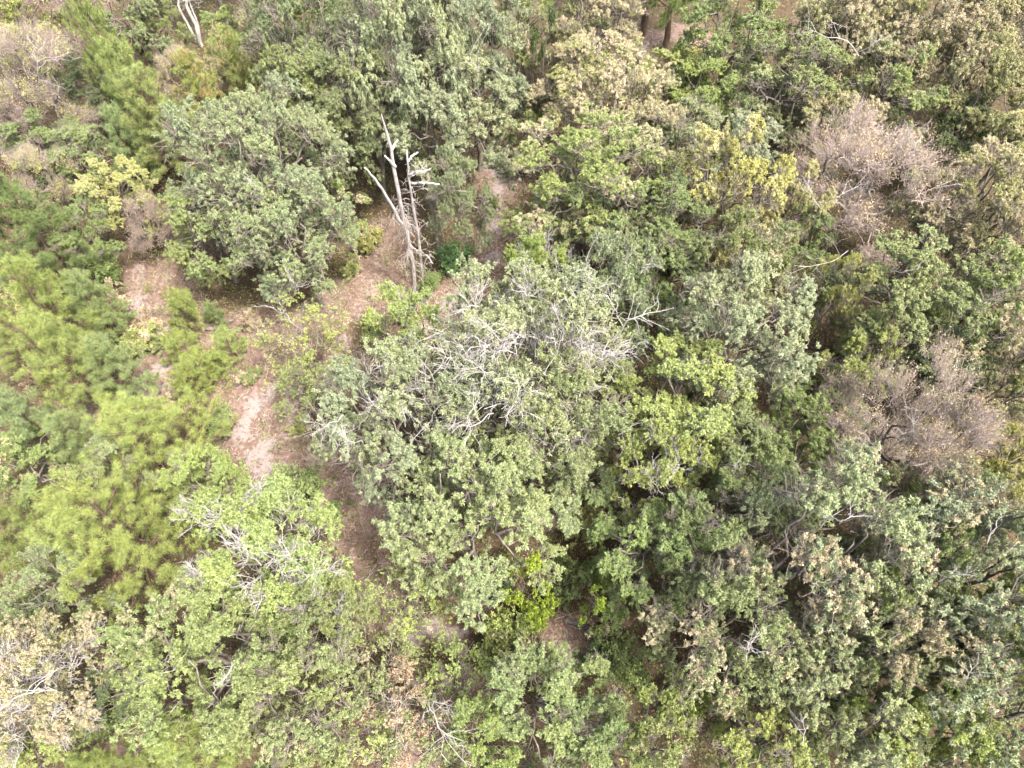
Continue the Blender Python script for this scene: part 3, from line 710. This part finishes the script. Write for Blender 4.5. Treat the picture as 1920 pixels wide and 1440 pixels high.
S('s23', 1152, 1135, 55, 'sapling', 'lime', .10, "smallest lime-green sapling right of the shaded log", 4)
S('s24', 960, 1065, 50, 'sapling', 'yellow', .5, "orange-yellow sapling tip beside the larger lime-green sapling", 4.0, Yl)
S('s25', 960, 1195, 130, 'shrub', 'ygreen', .20, "yellow-green shrub left of the shaded log", 3.2, Yl)
S('s26', 1045, 1265, 110, 'shrub', 'yellow', .30, "golden shrub below the shaded log", 2.2, Yl)
S('s27', 930, 1110, 75, 'shrub', 'emerald', .05, "deep green shrub below the dense rounded oak", 1.8)
S('s28', 1095, 985, 100, 'shrub', 'yellow', .12, "sunlit pale yellow shrub in the dark hollow", 1.8, Yl)
S('s29', 1110, 1235, 80, 'shrub', 'emerald', .05, "emerald shrub below the shaded log", 1.8)
S('s30', 1045, 1115, 100, 'shrub', 'dark', .06, "dark shrub between the lime-green saplings", 2.0)
S('s31', 1180, 1240, 130, 'shrub', 'green', .15, "green shrub between the shaded log and the patched oak", 2.4)
S('s32', 1290, 1330, 120, 'shrub', 'lime', .20, "yellow-lime shrub at the foot of the small pale oak", 2.4, Yl)
S('s33', 1395, 1390, 90, 'shrub', 'emerald', .04, "emerald shrub near the bottom edge", 2.2)
S('s34', 245, 1370, 70, 'shrub', 'red', .30, "dark red shrub in the shade at the lower left", 1.5)
S('s35', 160, 1370, 130, 'shrub', 'green', .05, "green shrub left of the dark red one", 2.4)
S('s36', 70, 940, 110, 'shrub', 'yellow', .35, "yellow-brown shrub left of the large soft-needled pine", 2.4, Yl)
S('s37', 45, 1130, 90, 'shrub', 'ygreen', .4, "mottled shrub at the left edge by the grey-green oak", 2.2)
S('s38', 1300, 740, 90, 'sapling', 'emerald', .03, "emerald sapling in the shade of the soft grey-green oak", 6.0)
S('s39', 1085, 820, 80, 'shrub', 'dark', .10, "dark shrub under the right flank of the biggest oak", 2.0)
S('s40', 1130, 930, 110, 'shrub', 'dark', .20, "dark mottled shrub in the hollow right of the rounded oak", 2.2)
S('s41', 1600, 640, 80, 'shrub', 'brown', .55, "rusty brown shrub in the gap beside the yellow-green tree", 1.8)
S('s42', 1400, 240, 100, 'shrub', 'green', .45, "shrub with rusty tips in the shaded far gap", 2.0)
S('s43', 1190, 120, 90, 'shrub', 'ygreen', .3, "shrub at the foot of the two dark far trunks", 2.0)
S('s44', 1300, 95, 90, 'shrub', 'yellow', .3, "yellow shrub on the far open floor right of the dark trunks", 1.6, Yl)
S('s45', 405, 85, 55, 'shrub', 'yellow', .5, "orange-yellow shrub at the foot of the pale leaning stems", 2.0, Yl)
S('s46', 60, 700, 70, 'shrub', 'brown', .4, "brownish shrub in the pine grove's gap", 1.8)
S('s47', 480, 1210, 90, 'shrub', 'dark', .08, "dark shrub between the white-twigged oak and the broad olive oak", 2.5)
S('s48', 470, 600, 60, 'shrub', 'brown', .5, "low russet shrub at the right end of the fallen logs", 1.0)
S('s49', 660, 500, 60, 'shrub', 'ygreen', .4, "mottled shrub under the grey oak's edge by the snag", 1.2)
S('s50', 1840, 960, 90, 'shrub', 'green', .10, "green shrub below the yellow-green oak at the right edge", 4)

# ------------------------------------------------------------------ dead wood
def limb_geo(geo, main, r0, rng, side=7, depth=2, spread=.55, ratio=.45):
    """A bare limb along the polyline main with forking side branches and twigs."""
    main = np.asarray(main, float); k = len(main)
    tubes(geo, main[None], np.linspace(1, .3, k)[None] * r0, 7 if r0 > .03 else 5)
    ln = np.linalg.norm(np.diff(main, axis=0), axis=1).sum()
    P = main[None]
    for lev in range(depth):
        cnt = side * len(P) if lev == 0 else 3 * len(P)
        ix = np.repeat(np.arange(len(P)), cnt // len(P))
        p, d = along(P, ix, rng.uniform(.25, .97, cnt))
        l = ln * ratio ** (lev + 1) * rng.uniform(.5, 1.15, cnt)
        e = p + unit(d * .75 + rand_unit(rng, cnt) * spread * 1.5) * l[:, None]
        Q = bent(p, e, 4, rng, .08, .07)
        tubes(geo, Q, np.linspace(1, .35, 4)[None] * np.maximum(r0 * (.42 if lev == 0 else .2), .0055) * np.ones((cnt, 1)), 4)
        P = Q
def dead_branch(key, seed, pts, r0=.045, side=7, depth=2, ratio=.45):
    r0 = r0 * .46
    """A bleached dead limb of the tree key; pts are (u, v, height above ground)."""
    root = TREES[key][0]; rng = np.random.default_rng(seed)
    W = np.array([at(u, v, z + .3)[0] for u, v, z in pts])
    t = np.linspace(0, len(W) - 1, 7); fine = np.array([W[min(int(x), len(W) - 2)] * (1 - (x - min(int(x), len(W) - 2))) + W[min(int(x), len(W) - 2) + 1] * (x - min(int(x), len(W) - 2)) for x in t])
    ln = np.linalg.norm(fine[-1] - fine[0]); fine[1:-1] += rng.normal(size=(5, 3)) * .025 * ln
    geo = Geo(); limb_geo(geo, fine - np.array(root.location), r0, rng, side, depth, .6, ratio)
    o = bpy.data.objects.new("dead_branch", geo.mesh("dead_branch", M_DEAD, True)); COL.objects.link(o); o.parent = root
    o["label"] = "bleached leafless dead branch"
DB = dead_branch
DB('h6', 1, [(1150, 640, 8.0), (1180, 605, 9.2), (1215, 588, 9.6), (1264, 577, 10.0)], .06, 7, 2, .35)
DB('h6', 2, [(1168, 612, 9.0), (1158, 588, 9.8), (1142, 560, 10.3)], .035, 5, 2)
DB('h6', 3, [(1080, 570, 8.6), (1100, 540, 9.3), (1105, 505, 9.8), (1098, 485, 10.2)], .045, 9, 2, .4)
DB('h6', 4, [(1098, 542, 9.2), (1125, 537, 9.6), (1150, 530, 9.8)], .04, 6, 2, .4)
DB('h6', 5, [(1150, 680, 7.8), (1180, 655, 8.6), (1210, 640, 9.0)], .03, 8, 2)
DB('h6', 6, [(1060, 630, 8.4), (1045, 600, 9.2), (1050, 575, 9.8)], .035, 8, 2)
DB('h1', 7, [(890, 690, 9.2), (875, 665, 10.2), (860, 640, 10.6)], .035, 9, 2)
DB('h1', 8, [(960, 760, 9.0), (975, 730, 10.0), (960, 705, 10.4)], .035, 9, 2)
DB('h1', 9, [(1020, 700, 9.4), (1045, 660, 10.3), (1040, 640, 10.6)], .035, 9, 2)
DB('h1', 10, [(900, 790, 8.8), (885, 760, 9.6), (878, 735, 10.1)], .035, 5, 1)
DB('h1', 11, [(925, 775, 8.8), (895, 795, 9.4), (870, 825, 9.6)], .035, 6, 2)
DB('h2', 12, [(760, 800, 8.4), (757, 775, 9.2), (770, 755, 9.6)], .035, 8, 2)
DB('h2', 13, [(680, 720, 8.0), (690, 700, 9.0), (700, 680, 9.3)], .03, 7, 2)
DB('h2', 14, [(640, 780, 7.6), (615, 800, 8.2), (600, 815, 8.4)], .045, 9, 2)
DB('h2', 15, [(770, 830, 8.2), (800, 800, 9.0), (815, 770, 9.3)], .03, 6, 2)
DB('h4', 16, [(750, 660, 5.8), (752, 645, 6.5), (765, 630, 6.8)], .03, 9, 2)
DB('h5', 17, [(1000, 540, 6.2), (1000, 515, 7.0), (985, 490, 7.3)], .035, 9, 2)
DB('h5', 18, [(1010, 530, 6.4), (1035, 515, 7.2), (1045, 495, 7.4)], .03, 7, 2)
DB('g1', 19, [(500, 1065, 7.4), (530, 1045, 8.4), (560, 1030, 8.9)], .045, 9, 2)
DB('g1', 20, [(490, 1060, 7.4), (465, 1040, 8.5), (455, 1015, 8.9)], .04, 9, 2)
DB('g1', 21, [(495, 1075, 7.2), (470, 1090, 8.4), (440, 1100, 8.6)], .04, 9, 2)
DB('g1', 22, [(560, 1090, 6.8), (590, 1080, 8.0), (620, 1065, 8.4)], .04, 9, 2)
DB('g5', 23, [(0, 1330, 6.0), (30, 1310, 7.0), (55, 1300, 7.4), (85, 1295, 7.6)], .07, 6, 2, .35)
DB('g5', 24, [(20, 1350, 6.2), (25, 1380, 6.8), (40, 1370, 7.4)], .035, 6, 2)
DB('g7', 25, [(400, 1300, 7.2), (410, 1280, 8.0), (425, 1265, 8.2)], .035, 7, 2)
DB('g7', 26, [(265, 1275, 6.6), (295, 1265, 7.4), (330, 1255, 7.6)], .03, 4, 1)
DB('k6', 27, [(805, 1290, 2.5), (815, 1320, 4.0), (815, 1345, 4.6), (835, 1370, 4.8), (870, 1390, 4.6)], .06, 12, 2, .33)
DB('k6', 28, [(812, 1315, 3.8), (840, 1335, 4.8), (850, 1345, 5.0)], .03, 6, 2)
DB('j1', 29, [(1540, 985, 9.6), (1555, 970, 10.2), (1575, 975, 10.5), (1600, 965, 10.8)], .05, 6, 2, .35)
DB('j7', 30, [(1640, 1235, 6.4), (1665, 1215, 7.0), (1680, 1190, 7.2), (1688, 1155, 7.4)], .045, 5, 1, .4)
DB('j3', 31, [(1850, 1020, 9.4), (1865, 990, 10.2), (1880, 965, 10.6)], .035, 6, 1)
DB('j3', 32, [(1760, 1090, 9.0), (1790, 1075, 9.8), (1830, 1080, 10.0)], .03, 5, 2)
DB('j4', 33, [(1800, 1280, 8.8), (1815, 1265, 9.6), (1820, 1245, 9.9)], .03, 6, 1)
DB('j5', 34, [(1500, 1395, 6.8), (1510, 1370, 7.6), (1505, 1350, 8.0)], .03, 6, 1)
DB('j2', 35, [(1400, 1240, 7.6), (1405, 1215, 8.6), (1395, 1200, 8.9)], .03, 7, 2)
DB('h9', 36, [(1200, 880, 6.2), (1215, 890, 7.2), (1225, 905, 7.4)], .035, 7, 2)
DB('h9', 37, [(1260, 890, 6.2), (1265, 880, 7.2), (1275, 870, 7.5)], .03, 9, 2)
DB('h8', 38, [(1160, 815, 6.6), (1185, 800, 7.0), (1215, 788, 7.2)], .03, 4, 1)
DB('c9', 39, [(1610, 105, 8.6), (1590, 75, 9.3), (1550, 70, 9.6), (1510, 55, 9.8)], .05, 7, 2, .4)
DB('c9', 40, [(1605, 100, 8.6), (1640, 80, 9.4), (1670, 65, 9.7)], .045, 7, 2, .4)
DB('c16', 43, [(1545, 400, 5.5), (1525, 370, 6.6), (1515, 345, 7.0)], .05, 7, 2)
DB('c16', 44, [(1530, 385, 6.0), (1570, 370, 7.0), (1610, 350, 7.3)], .05, 7, 2)
DB('c16', 45, [(1590, 470, 5.5), (1560, 490, 6.2), (1500, 500, 6.4)], .04, 5, 2)
DB('i1', 46, [(1670, 510, 7.8), (1700, 508, 8.4), (1730, 500, 8.8)], .045, 3, 1, .3)
DB('i5', 47, [(1700, 850, 5.5), (1715, 810, 6.8), (1710, 780, 7.3)], .045, 9, 2)
DB('i5', 48, [(1640, 880, 5.5), (1620, 870, 6.6), (1600, 850, 7.0)], .04, 8, 2)
DB('h12', 49, [(1350, 872, 5.6), (1375, 876, 6.6), (1395, 870, 7.0)], .035, 5, 2)
DB('h7', 50, [(1340, 590, 8.8), (1350, 575, 9.6), (1345, 560, 9.9)], .03, 4, 1)
DB('d1', 51, [(480, 370, 8.6), (475, 350, 9.4), (465, 335, 9.7)], .03, 7, 2)
DB('d2', 52, [(540, 540, 6.0), (545, 525, 7.0), (540, 515, 7.5)], .03, 7, 2)
DB('d2', 53, [(575, 540, 6.0), (585, 525, 6.8), (590, 535, 7.2)], .03, 6, 1)
DB('k1', 54, [(580, 655, 1.8), (560, 620, 3.6), (535, 590, 4.8), (510, 572, 5.6)], .045, 9, 2, .25)
DB('a3', 55, [(75, 170, 5.5), (68, 130, 7.0), (65, 90, 8.0)], .05, 8, 2)
DB('b3', 56, [(900, 180, 9.0), (895, 130, 11.5), (880, 100, 12.0)], .04, 7, 1)
DB('c20', 58, [(1730, 255, 6.5), (1715, 275, 6.8), (1700, 250, 7.6)], .035, 6, 2)
DB('k5', 59, [(745, 1290, 3.0), (755, 1315, 4.4), (765, 1350, 4.8)], .03, 8, 2)

DB('h1', 70, [(940, 640, 9.4), (922, 620, 10.3), (905, 600, 10.8)], .04, 14, 2, .5)
DB('h1', 72, [(1070, 670, 9.4), (1092, 657, 10.3), (1115, 645, 10.8)], .04, 14, 2, .5)
DB('h1', 74, [(930, 700, 9.4), (905, 695, 10.3), (880, 690, 10.8)], .04, 14, 2, .5)
DB('h1', 76, [(860, 690, 9.4), (845, 675, 10.3), (830, 660, 10.8)], .04, 14, 2, .5)
DB('h2', 80, [(720, 780, 7.8), (705, 762, 8.8), (690, 745, 9.3)], .035, 12, 2, .5)
DB('h2', 82, [(680, 830, 7.8), (660, 827, 8.8), (640, 825, 9.3)], .035, 12, 2, .5)

def dead_thing(name, label, cat, parts):
    """A standing dead tree: an Empty at its foot with a mesh for its trunk and each big limb."""
    foot = parts[0][1][0]
    root = bpy.data.objects.new(name, None); COL.objects.link(root); root.location = foot; root["label"] = label; root["category"] = cat
    for i, (pname, pts, radii, twigs, mat) in enumerate(parts):
        rng = np.random.default_rng(100 + i); geo = Geo(); P = np.array(pts) - np.array(foot)
        k = 12; x = np.linspace(0, len(P) - 1, k); fi = np.minimum(x.astype(int), len(P) - 2); f = (x - fi)[:, None]
        Q = P[fi] * (1 - f) + P[fi + 1] * f; rr = np.interp(x, np.arange(len(radii)), radii)
        Q[1:-1] += rng.normal(size=(k - 2, 3)) * rr[1:-1, None] * .35
        tubes(geo, Q[None], (rr * rng.uniform(.9, 1.1, k))[None], 10)
        if twigs:
            n, lo, hi, ln, dz = twigs
            p, d = along(Q[None], np.zeros(n, int), rng.uniform(lo, hi, n))
            e = p + unit(rand_unit(rng, n) * np.array([1, 1, .35]) + np.array([0, 0, dz])) * (ln * rng.uniform(.35, 1, n))[:, None]
            B = bent(p, e, 5, rng, .22 if dz < 0 else .05, .06); tubes(geo, B, np.linspace(.013, .005, 5)[None] * np.ones((n, 1)), 4)
            m = n * 3; p, d = along(B, np.repeat(np.arange(n), 3), rng.uniform(.35, 1, m))
            e = p + unit(d * .6 + rand_unit(rng, m) * .9 + np.array([0, 0, dz])) * (ln * .4 * rng.uniform(.3, 1, m))[:, None]
            tubes(geo, bent(p, e, 3, rng, 0, .08), np.array([[.009, .007, .004]]) * np.ones((m, 1)), 3)
        o = bpy.data.objects.new(pname, geo.mesh(pname, mat, True)); COL.objects.link(o); o.parent = root
    return root
Ys = ground_at(780, 556)[1]
def sp(u, v, dy=0.0): return at_y(u, v, Ys + dy)
f0 = ground_at(780, 556)
dead_thing("dead_tree", "tallest bleached dead snag with a bare side limb, standing in the clearing", "dead tree", [
    ("trunk", [f0 + [0, 0, -.2], sp(777, 510), sp(766, 460), sp(757, 420), sp(750, 380), sp(741, 320), sp(728, 260), sp(715, 214)], [.14, .115, .10, .10, .092, .08, .062, .018], (85, .12, .58, 1.15, -.7), M_SNAG),
    ("limb", [sp(755, 420), sp(738, 395, -.2), sp(722, 360, -.4), sp(700, 332, -.5), sp(683, 314, -.6)], [.075, .065, .055, .045, .028], None, M_DEAD),
    ("limb", [sp(733, 284), sp(738, 272, .2), sp(746, 262, .4)], [.07, .055, .03], None, M_DEAD),
    ("limb", [sp(741, 312), sp(731, 302, -.2), sp(721, 292, -.3)], [.06, .05, .03], None, M_DEAD),
])
Ys = ground_at(797, 548)[1]; f0 = ground_at(797, 548)
dead_thing("dead_tree", "thinner dead snag with white side branches, right of the tallest snag", "dead tree", [
    ("trunk", [f0 + [0, 0, -.2], sp(790, 500), sp(783, 440), sp(773, 380), sp(768, 340), sp(764, 310), sp(763, 281)], [.09, .08, .07, .06, .05, .045, .03], (26, .2, .85, .9, -.1), M_SNAG),
    ("limb", [sp(766, 328), sp(780, 322, -.2), sp(795, 322, -.3), sp(806, 318, -.4)], [.06, .055, .05, .03], (9, .4, 1, .7, .3), M_DEAD),
    ("limb", [sp(767, 345), sp(790, 342, -.2), sp(824, 345, -.4)], [.06, .05, .03], (3, .5, 1, .3, .1), M_DEAD),
    ("limb", [sp(765, 303), sp(772, 292, .2), sp(784, 286, .3)], [.05, .05, .03], None, M_DEAD),
    ("limb", [sp(787, 480), sp(800, 478, -.3), sp(812, 495, -.5)], [.04, .03, .015], (8, .4, 1, .5, -.5), M_DEAD),
])
for lab, pts, rad in [
    ("thickest of the pale bare stems leaning at the far edge", [(378, 86), (366, 50), (352, 15), (345, -20)], [.14, .12, .10, .07]),
    ("forked pale stem leaning in front of the other far stems", [(374, 84), (350, 45), (336, 15), (332, -15)], [.09, .08, .07, .05]),
    ("thin pale stem leaning behind the thickest far stem", [(379, 84), (370, 45), (356, 5), (350, -20)], [.07, .06, .05, .04]),
]:
    Ys = ground_at(*pts[0])[1]
    dead_thing("leaning_stem", lab, "dead stem", [("trunk", [ground_at(*pts[0])] + [sp(u, v, i * .3) for i, (u, v) in enumerate(pts[1:])], rad, (8, .55, 1, 1.2, .3), M_DEAD)])
# the oak beside the snags stands on its own slanting trunk, to the left of its crown
root, hh, P, R = TREES['d6']
old = [c for c in root.children if c.name.startswith("trunk")][0]; bpy.data.objects.remove(old)
g = Geo(); f0 = ground_at(828, 492); Ys = f0[1]; rl0 = np.array(root.location)
tubes(g, np.array([[f0 + [0, 0, -.2], sp(820, 450), sp(814, 410, .1), sp(806, 360, .2), sp(802, 325, .3)]]) - rl0, np.array([[.19, .15, .13, .11, .08]]), 9)
for u, v in [(850, 350), (880, 360), (895, 390), (840, 400), (870, 420)]:
    e = at_y(u, v, P[1] - .2); tubes(g, np.array([[sp(808, 375, .15), (sp(808, 375, .15) + e) / 2 + [0, 0, .35], e]]) - rl0, np.array([[.08, .06, .03]]), 6)
o = bpy.data.objects.new("trunk", g.mesh("trunk", M_BARK, True)); COL.objects.link(o); o.parent = root

# ------------------------------------------------------------------ fallen logs
def log(label, a, b, r0, r1, seed, mat):
    rng = np.random.default_rng(seed); A, B = ground_at(*a), ground_at(*b)
    A = A + [0, 0, r0 * .8]; B = B + [0, 0, r1 * .8]
    geo = Geo(); P = bent(A[None], B[None], 9, rng, 0, .012); tubes(geo, P, (np.linspace(r0, r1, 9) * rng.uniform(.9, 1.1, 9))[None], 10)
    geo.f.append(np.arange(10)[::-1][None]); geo.c.append(np.ones((1, 3)) * .5)
    o = bpy.data.objects.new("fallen_log", geo.mesh("fallen_log", mat, True)); COL.objects.link(o)
    o["label"] = label; o["category"] = "log"; o["group"] = "logs lying on the forest floor"
log("weathered grey log behind the larger pine sapling, left end of the log line", (240, 626), (345, 617), .11, .08, 1, M_LOG)
log("thin pale log slanting down to the pine sapling at the log line's middle", (355, 615), (385, 600), .05, .04, 2, M_LOG)
log("grey log lying right of the small dull pine sapling", (388, 618), (455, 622), .12, .09, 3, M_LOG)
log("short grey log piece under the pine sapling's tip at the right of the log line", (420, 604), (440, 601), .09, .07, 4, M_LOG)
log("purplish split log in the shade below the small lime-green sapling", (1058, 1163), (1108, 1179), .10, .08, 5, M_LOG)
log("thin dark log lying against the split log", (1060, 1172), (1104, 1186), .05, .04, 6, M_LOG)

# ------------------------------------------------------------------ undergrowth, dry grass and leaf litter (nobody could count these)
def link_stuff(name, me, label, cat):
    o = bpy.data.objects.new(name, me); COL.objects.link(o); o["kind"] = "stuff"; o["label"] = label; o["category"] = cat
rng = np.random.default_rng(77)
n = 38000
y = 1 + 58 * rng.random(n); x = rng.uniform(-1, 1, n) * (20 + y * .42)
keep = straw_at(x, y) < rng.uniform(.25, 1.12, n) - .5 * (sand_at(x, y) > .3)
keep |= (vnoise(x * .75, y * .75, 41) > .52) & (sand_at(x, y) < .55) & (rng.random(n) < .8); x, y = x[keep], y[keep]; n = len(x)
hgt = .15 + .75 * vnoise(x * .5, y * .5, 11) ** 1.5 + rng.random(n) * .25
P0 = np.stack([x, y, zg(x, y) + hgt * rng.uniform(.35, 1, n)], 1)
pal = np.array([(.075, .10, .03), (.05, .075, .028), (.13, .15, .035), (.10, .11, .04), (.085, .065, .04), (.04, .09, .04), (.17, .10, .05), (.09, .11, .05)])
ci = np.clip((vnoise(x * .45, y * .45, 21) * .6 + vnoise(x * 1.5, y * 1.5, 22) * .5 + rng.normal(size=n) * .06) * 8 - .4, 0, 7.99).astype(int)
perm = np.array([1, 0, 7, 2, 0, 3, 4, 6]); col = pal[perm[ci]]
nl = 6; ri = np.repeat(np.arange(n), nl); q = len(ri); ll = rng.uniform(.06, .15, q)
g = Geo(); leaves(g, P0[ri] + rng.normal(size=(q, 3)) * np.array([.14, .14, .08]), unit(rand_unit(rng, q) + [0, 0, .25]), ll, ll * .55, rng, col[ri] * rng.uniform(.75, 1.5, (q, 1)), 1.0, .15)
link_stuff("undergrowth", g.mesh("undergrowth", M_UNDER), "mixed green and russet undergrowth covering the forest floor", "undergrowth")
n = 75000
y = 1 + 52 * rng.random(n); x = rng.uniform(-1, 1, n) * (21 + y * .42); st = straw_at(x, y); sd = sand_at(x, y)
keep = (rng.random(n) < .30 + .9 * st) & (sd < rng.uniform(.35, 1.5, n)); x, y = x[keep], y[keep]; n = len(x)
pal = np.array([(.22, .16, .12), (.16, .10, .07), (.27, .21, .16), (.11, .065, .045), (.22, .14, .11)]); col = pal[rng.integers(0, 5, n)]
g = Geo(); ll = rng.uniform(.06, .14, n)
leaves(g, np.stack([x, y, zg(x, y) + rng.uniform(.005, .035, n)], 1), unit(rand_unit(rng, n) * [1, 1, .25]), ll, ll * .5, rng, col * rng.uniform(.7, 1.25, (n, 1)), 2.5, .0)
link_stuff("leaf_litter", g.mesh("leaf_litter", M_LITTER), "dry brown leaf litter and pine straw on the ground", "leaf litter")
n = 16000                                            # tufts of straw-coloured grass round the tracks
y = 8 + 34 * rng.random(n); x = rng.uniform(-1, 1, n) * 21; st = straw_at(x, y)
keep = (st > .12) & (vnoise(x * .9, y * .9, 31) > .33) & (sand_at(x, y) < .85); x, y = x[keep], y[keep]; n = len(x); nb = 12
ri = np.repeat(np.arange(n), nb); q = len(ri)
B = np.stack([x[ri] + rng.normal(size=q) * .08, y[ri] + rng.normal(size=q) * .08, np.zeros(q)], 1); B[:, 2] = zg(B[:, 0], B[:, 1])
D = unit(rand_unit(rng, q) * [1, 1, .3] + [0, 0, .9]); L = rng.uniform(.15, .45, q); Sd = unit(np.cross(D, rand_unit(rng, q))) * .009
pal = np.array([(.34, .275, .20), (.25, .185, .135), (.16, .175, .075), (.38, .32, .245)]); gc = pal[np.clip((vnoise(x, y, 33) * 4 + rng.normal(size=n) * .5), 0, 3.99).astype(int)]
g = Geo(); g.add(np.stack([B - Sd, B + Sd, B + D * L[:, None] - np.array([0, 0, .25]) * L[:, None]], 1), np.arange(q * 3).reshape(-1, 3), gc[ri] * rng.uniform(.75, 1.25, (q, 1)))
link_stuff("dry_grass", g.mesh("dry_grass", M_LITTER), "tufts of dry straw-coloured grass in the sandy clearing", "grass")
n = 4200                                            # fallen twigs
y = 2 + 46 * rng.random(n); x = rng.uniform(-1, 1, n) * (15 + y * .3); keep = straw_at(x, y) > .1; x, y = x[keep], y[keep]; n = len(x)
A = np.stack([x, y, zg(x, y) + .03], 1); a = rng.uniform(0, 6.28, n); L = rng.uniform(.2, .9, n)
B = A + np.stack([np.cos(a) * L, np.sin(a) * L, np.zeros(n)], 1); B[:, 2] = zg(B[:, 0], B[:, 1]) + rng.uniform(.02, .12, n)
g = Geo(); tubes(g, bent(A, B, 4, rng, .04, .06), np.array([[.014, .012, .009, .005]]) * rng.uniform(.6, 1.3, (n, 1)), 4)
link_stuff("fallen_twigs", g.mesh("fallen_twigs", M_SNAG), "small grey twigs strewn over the sandy clearing", "twigs")
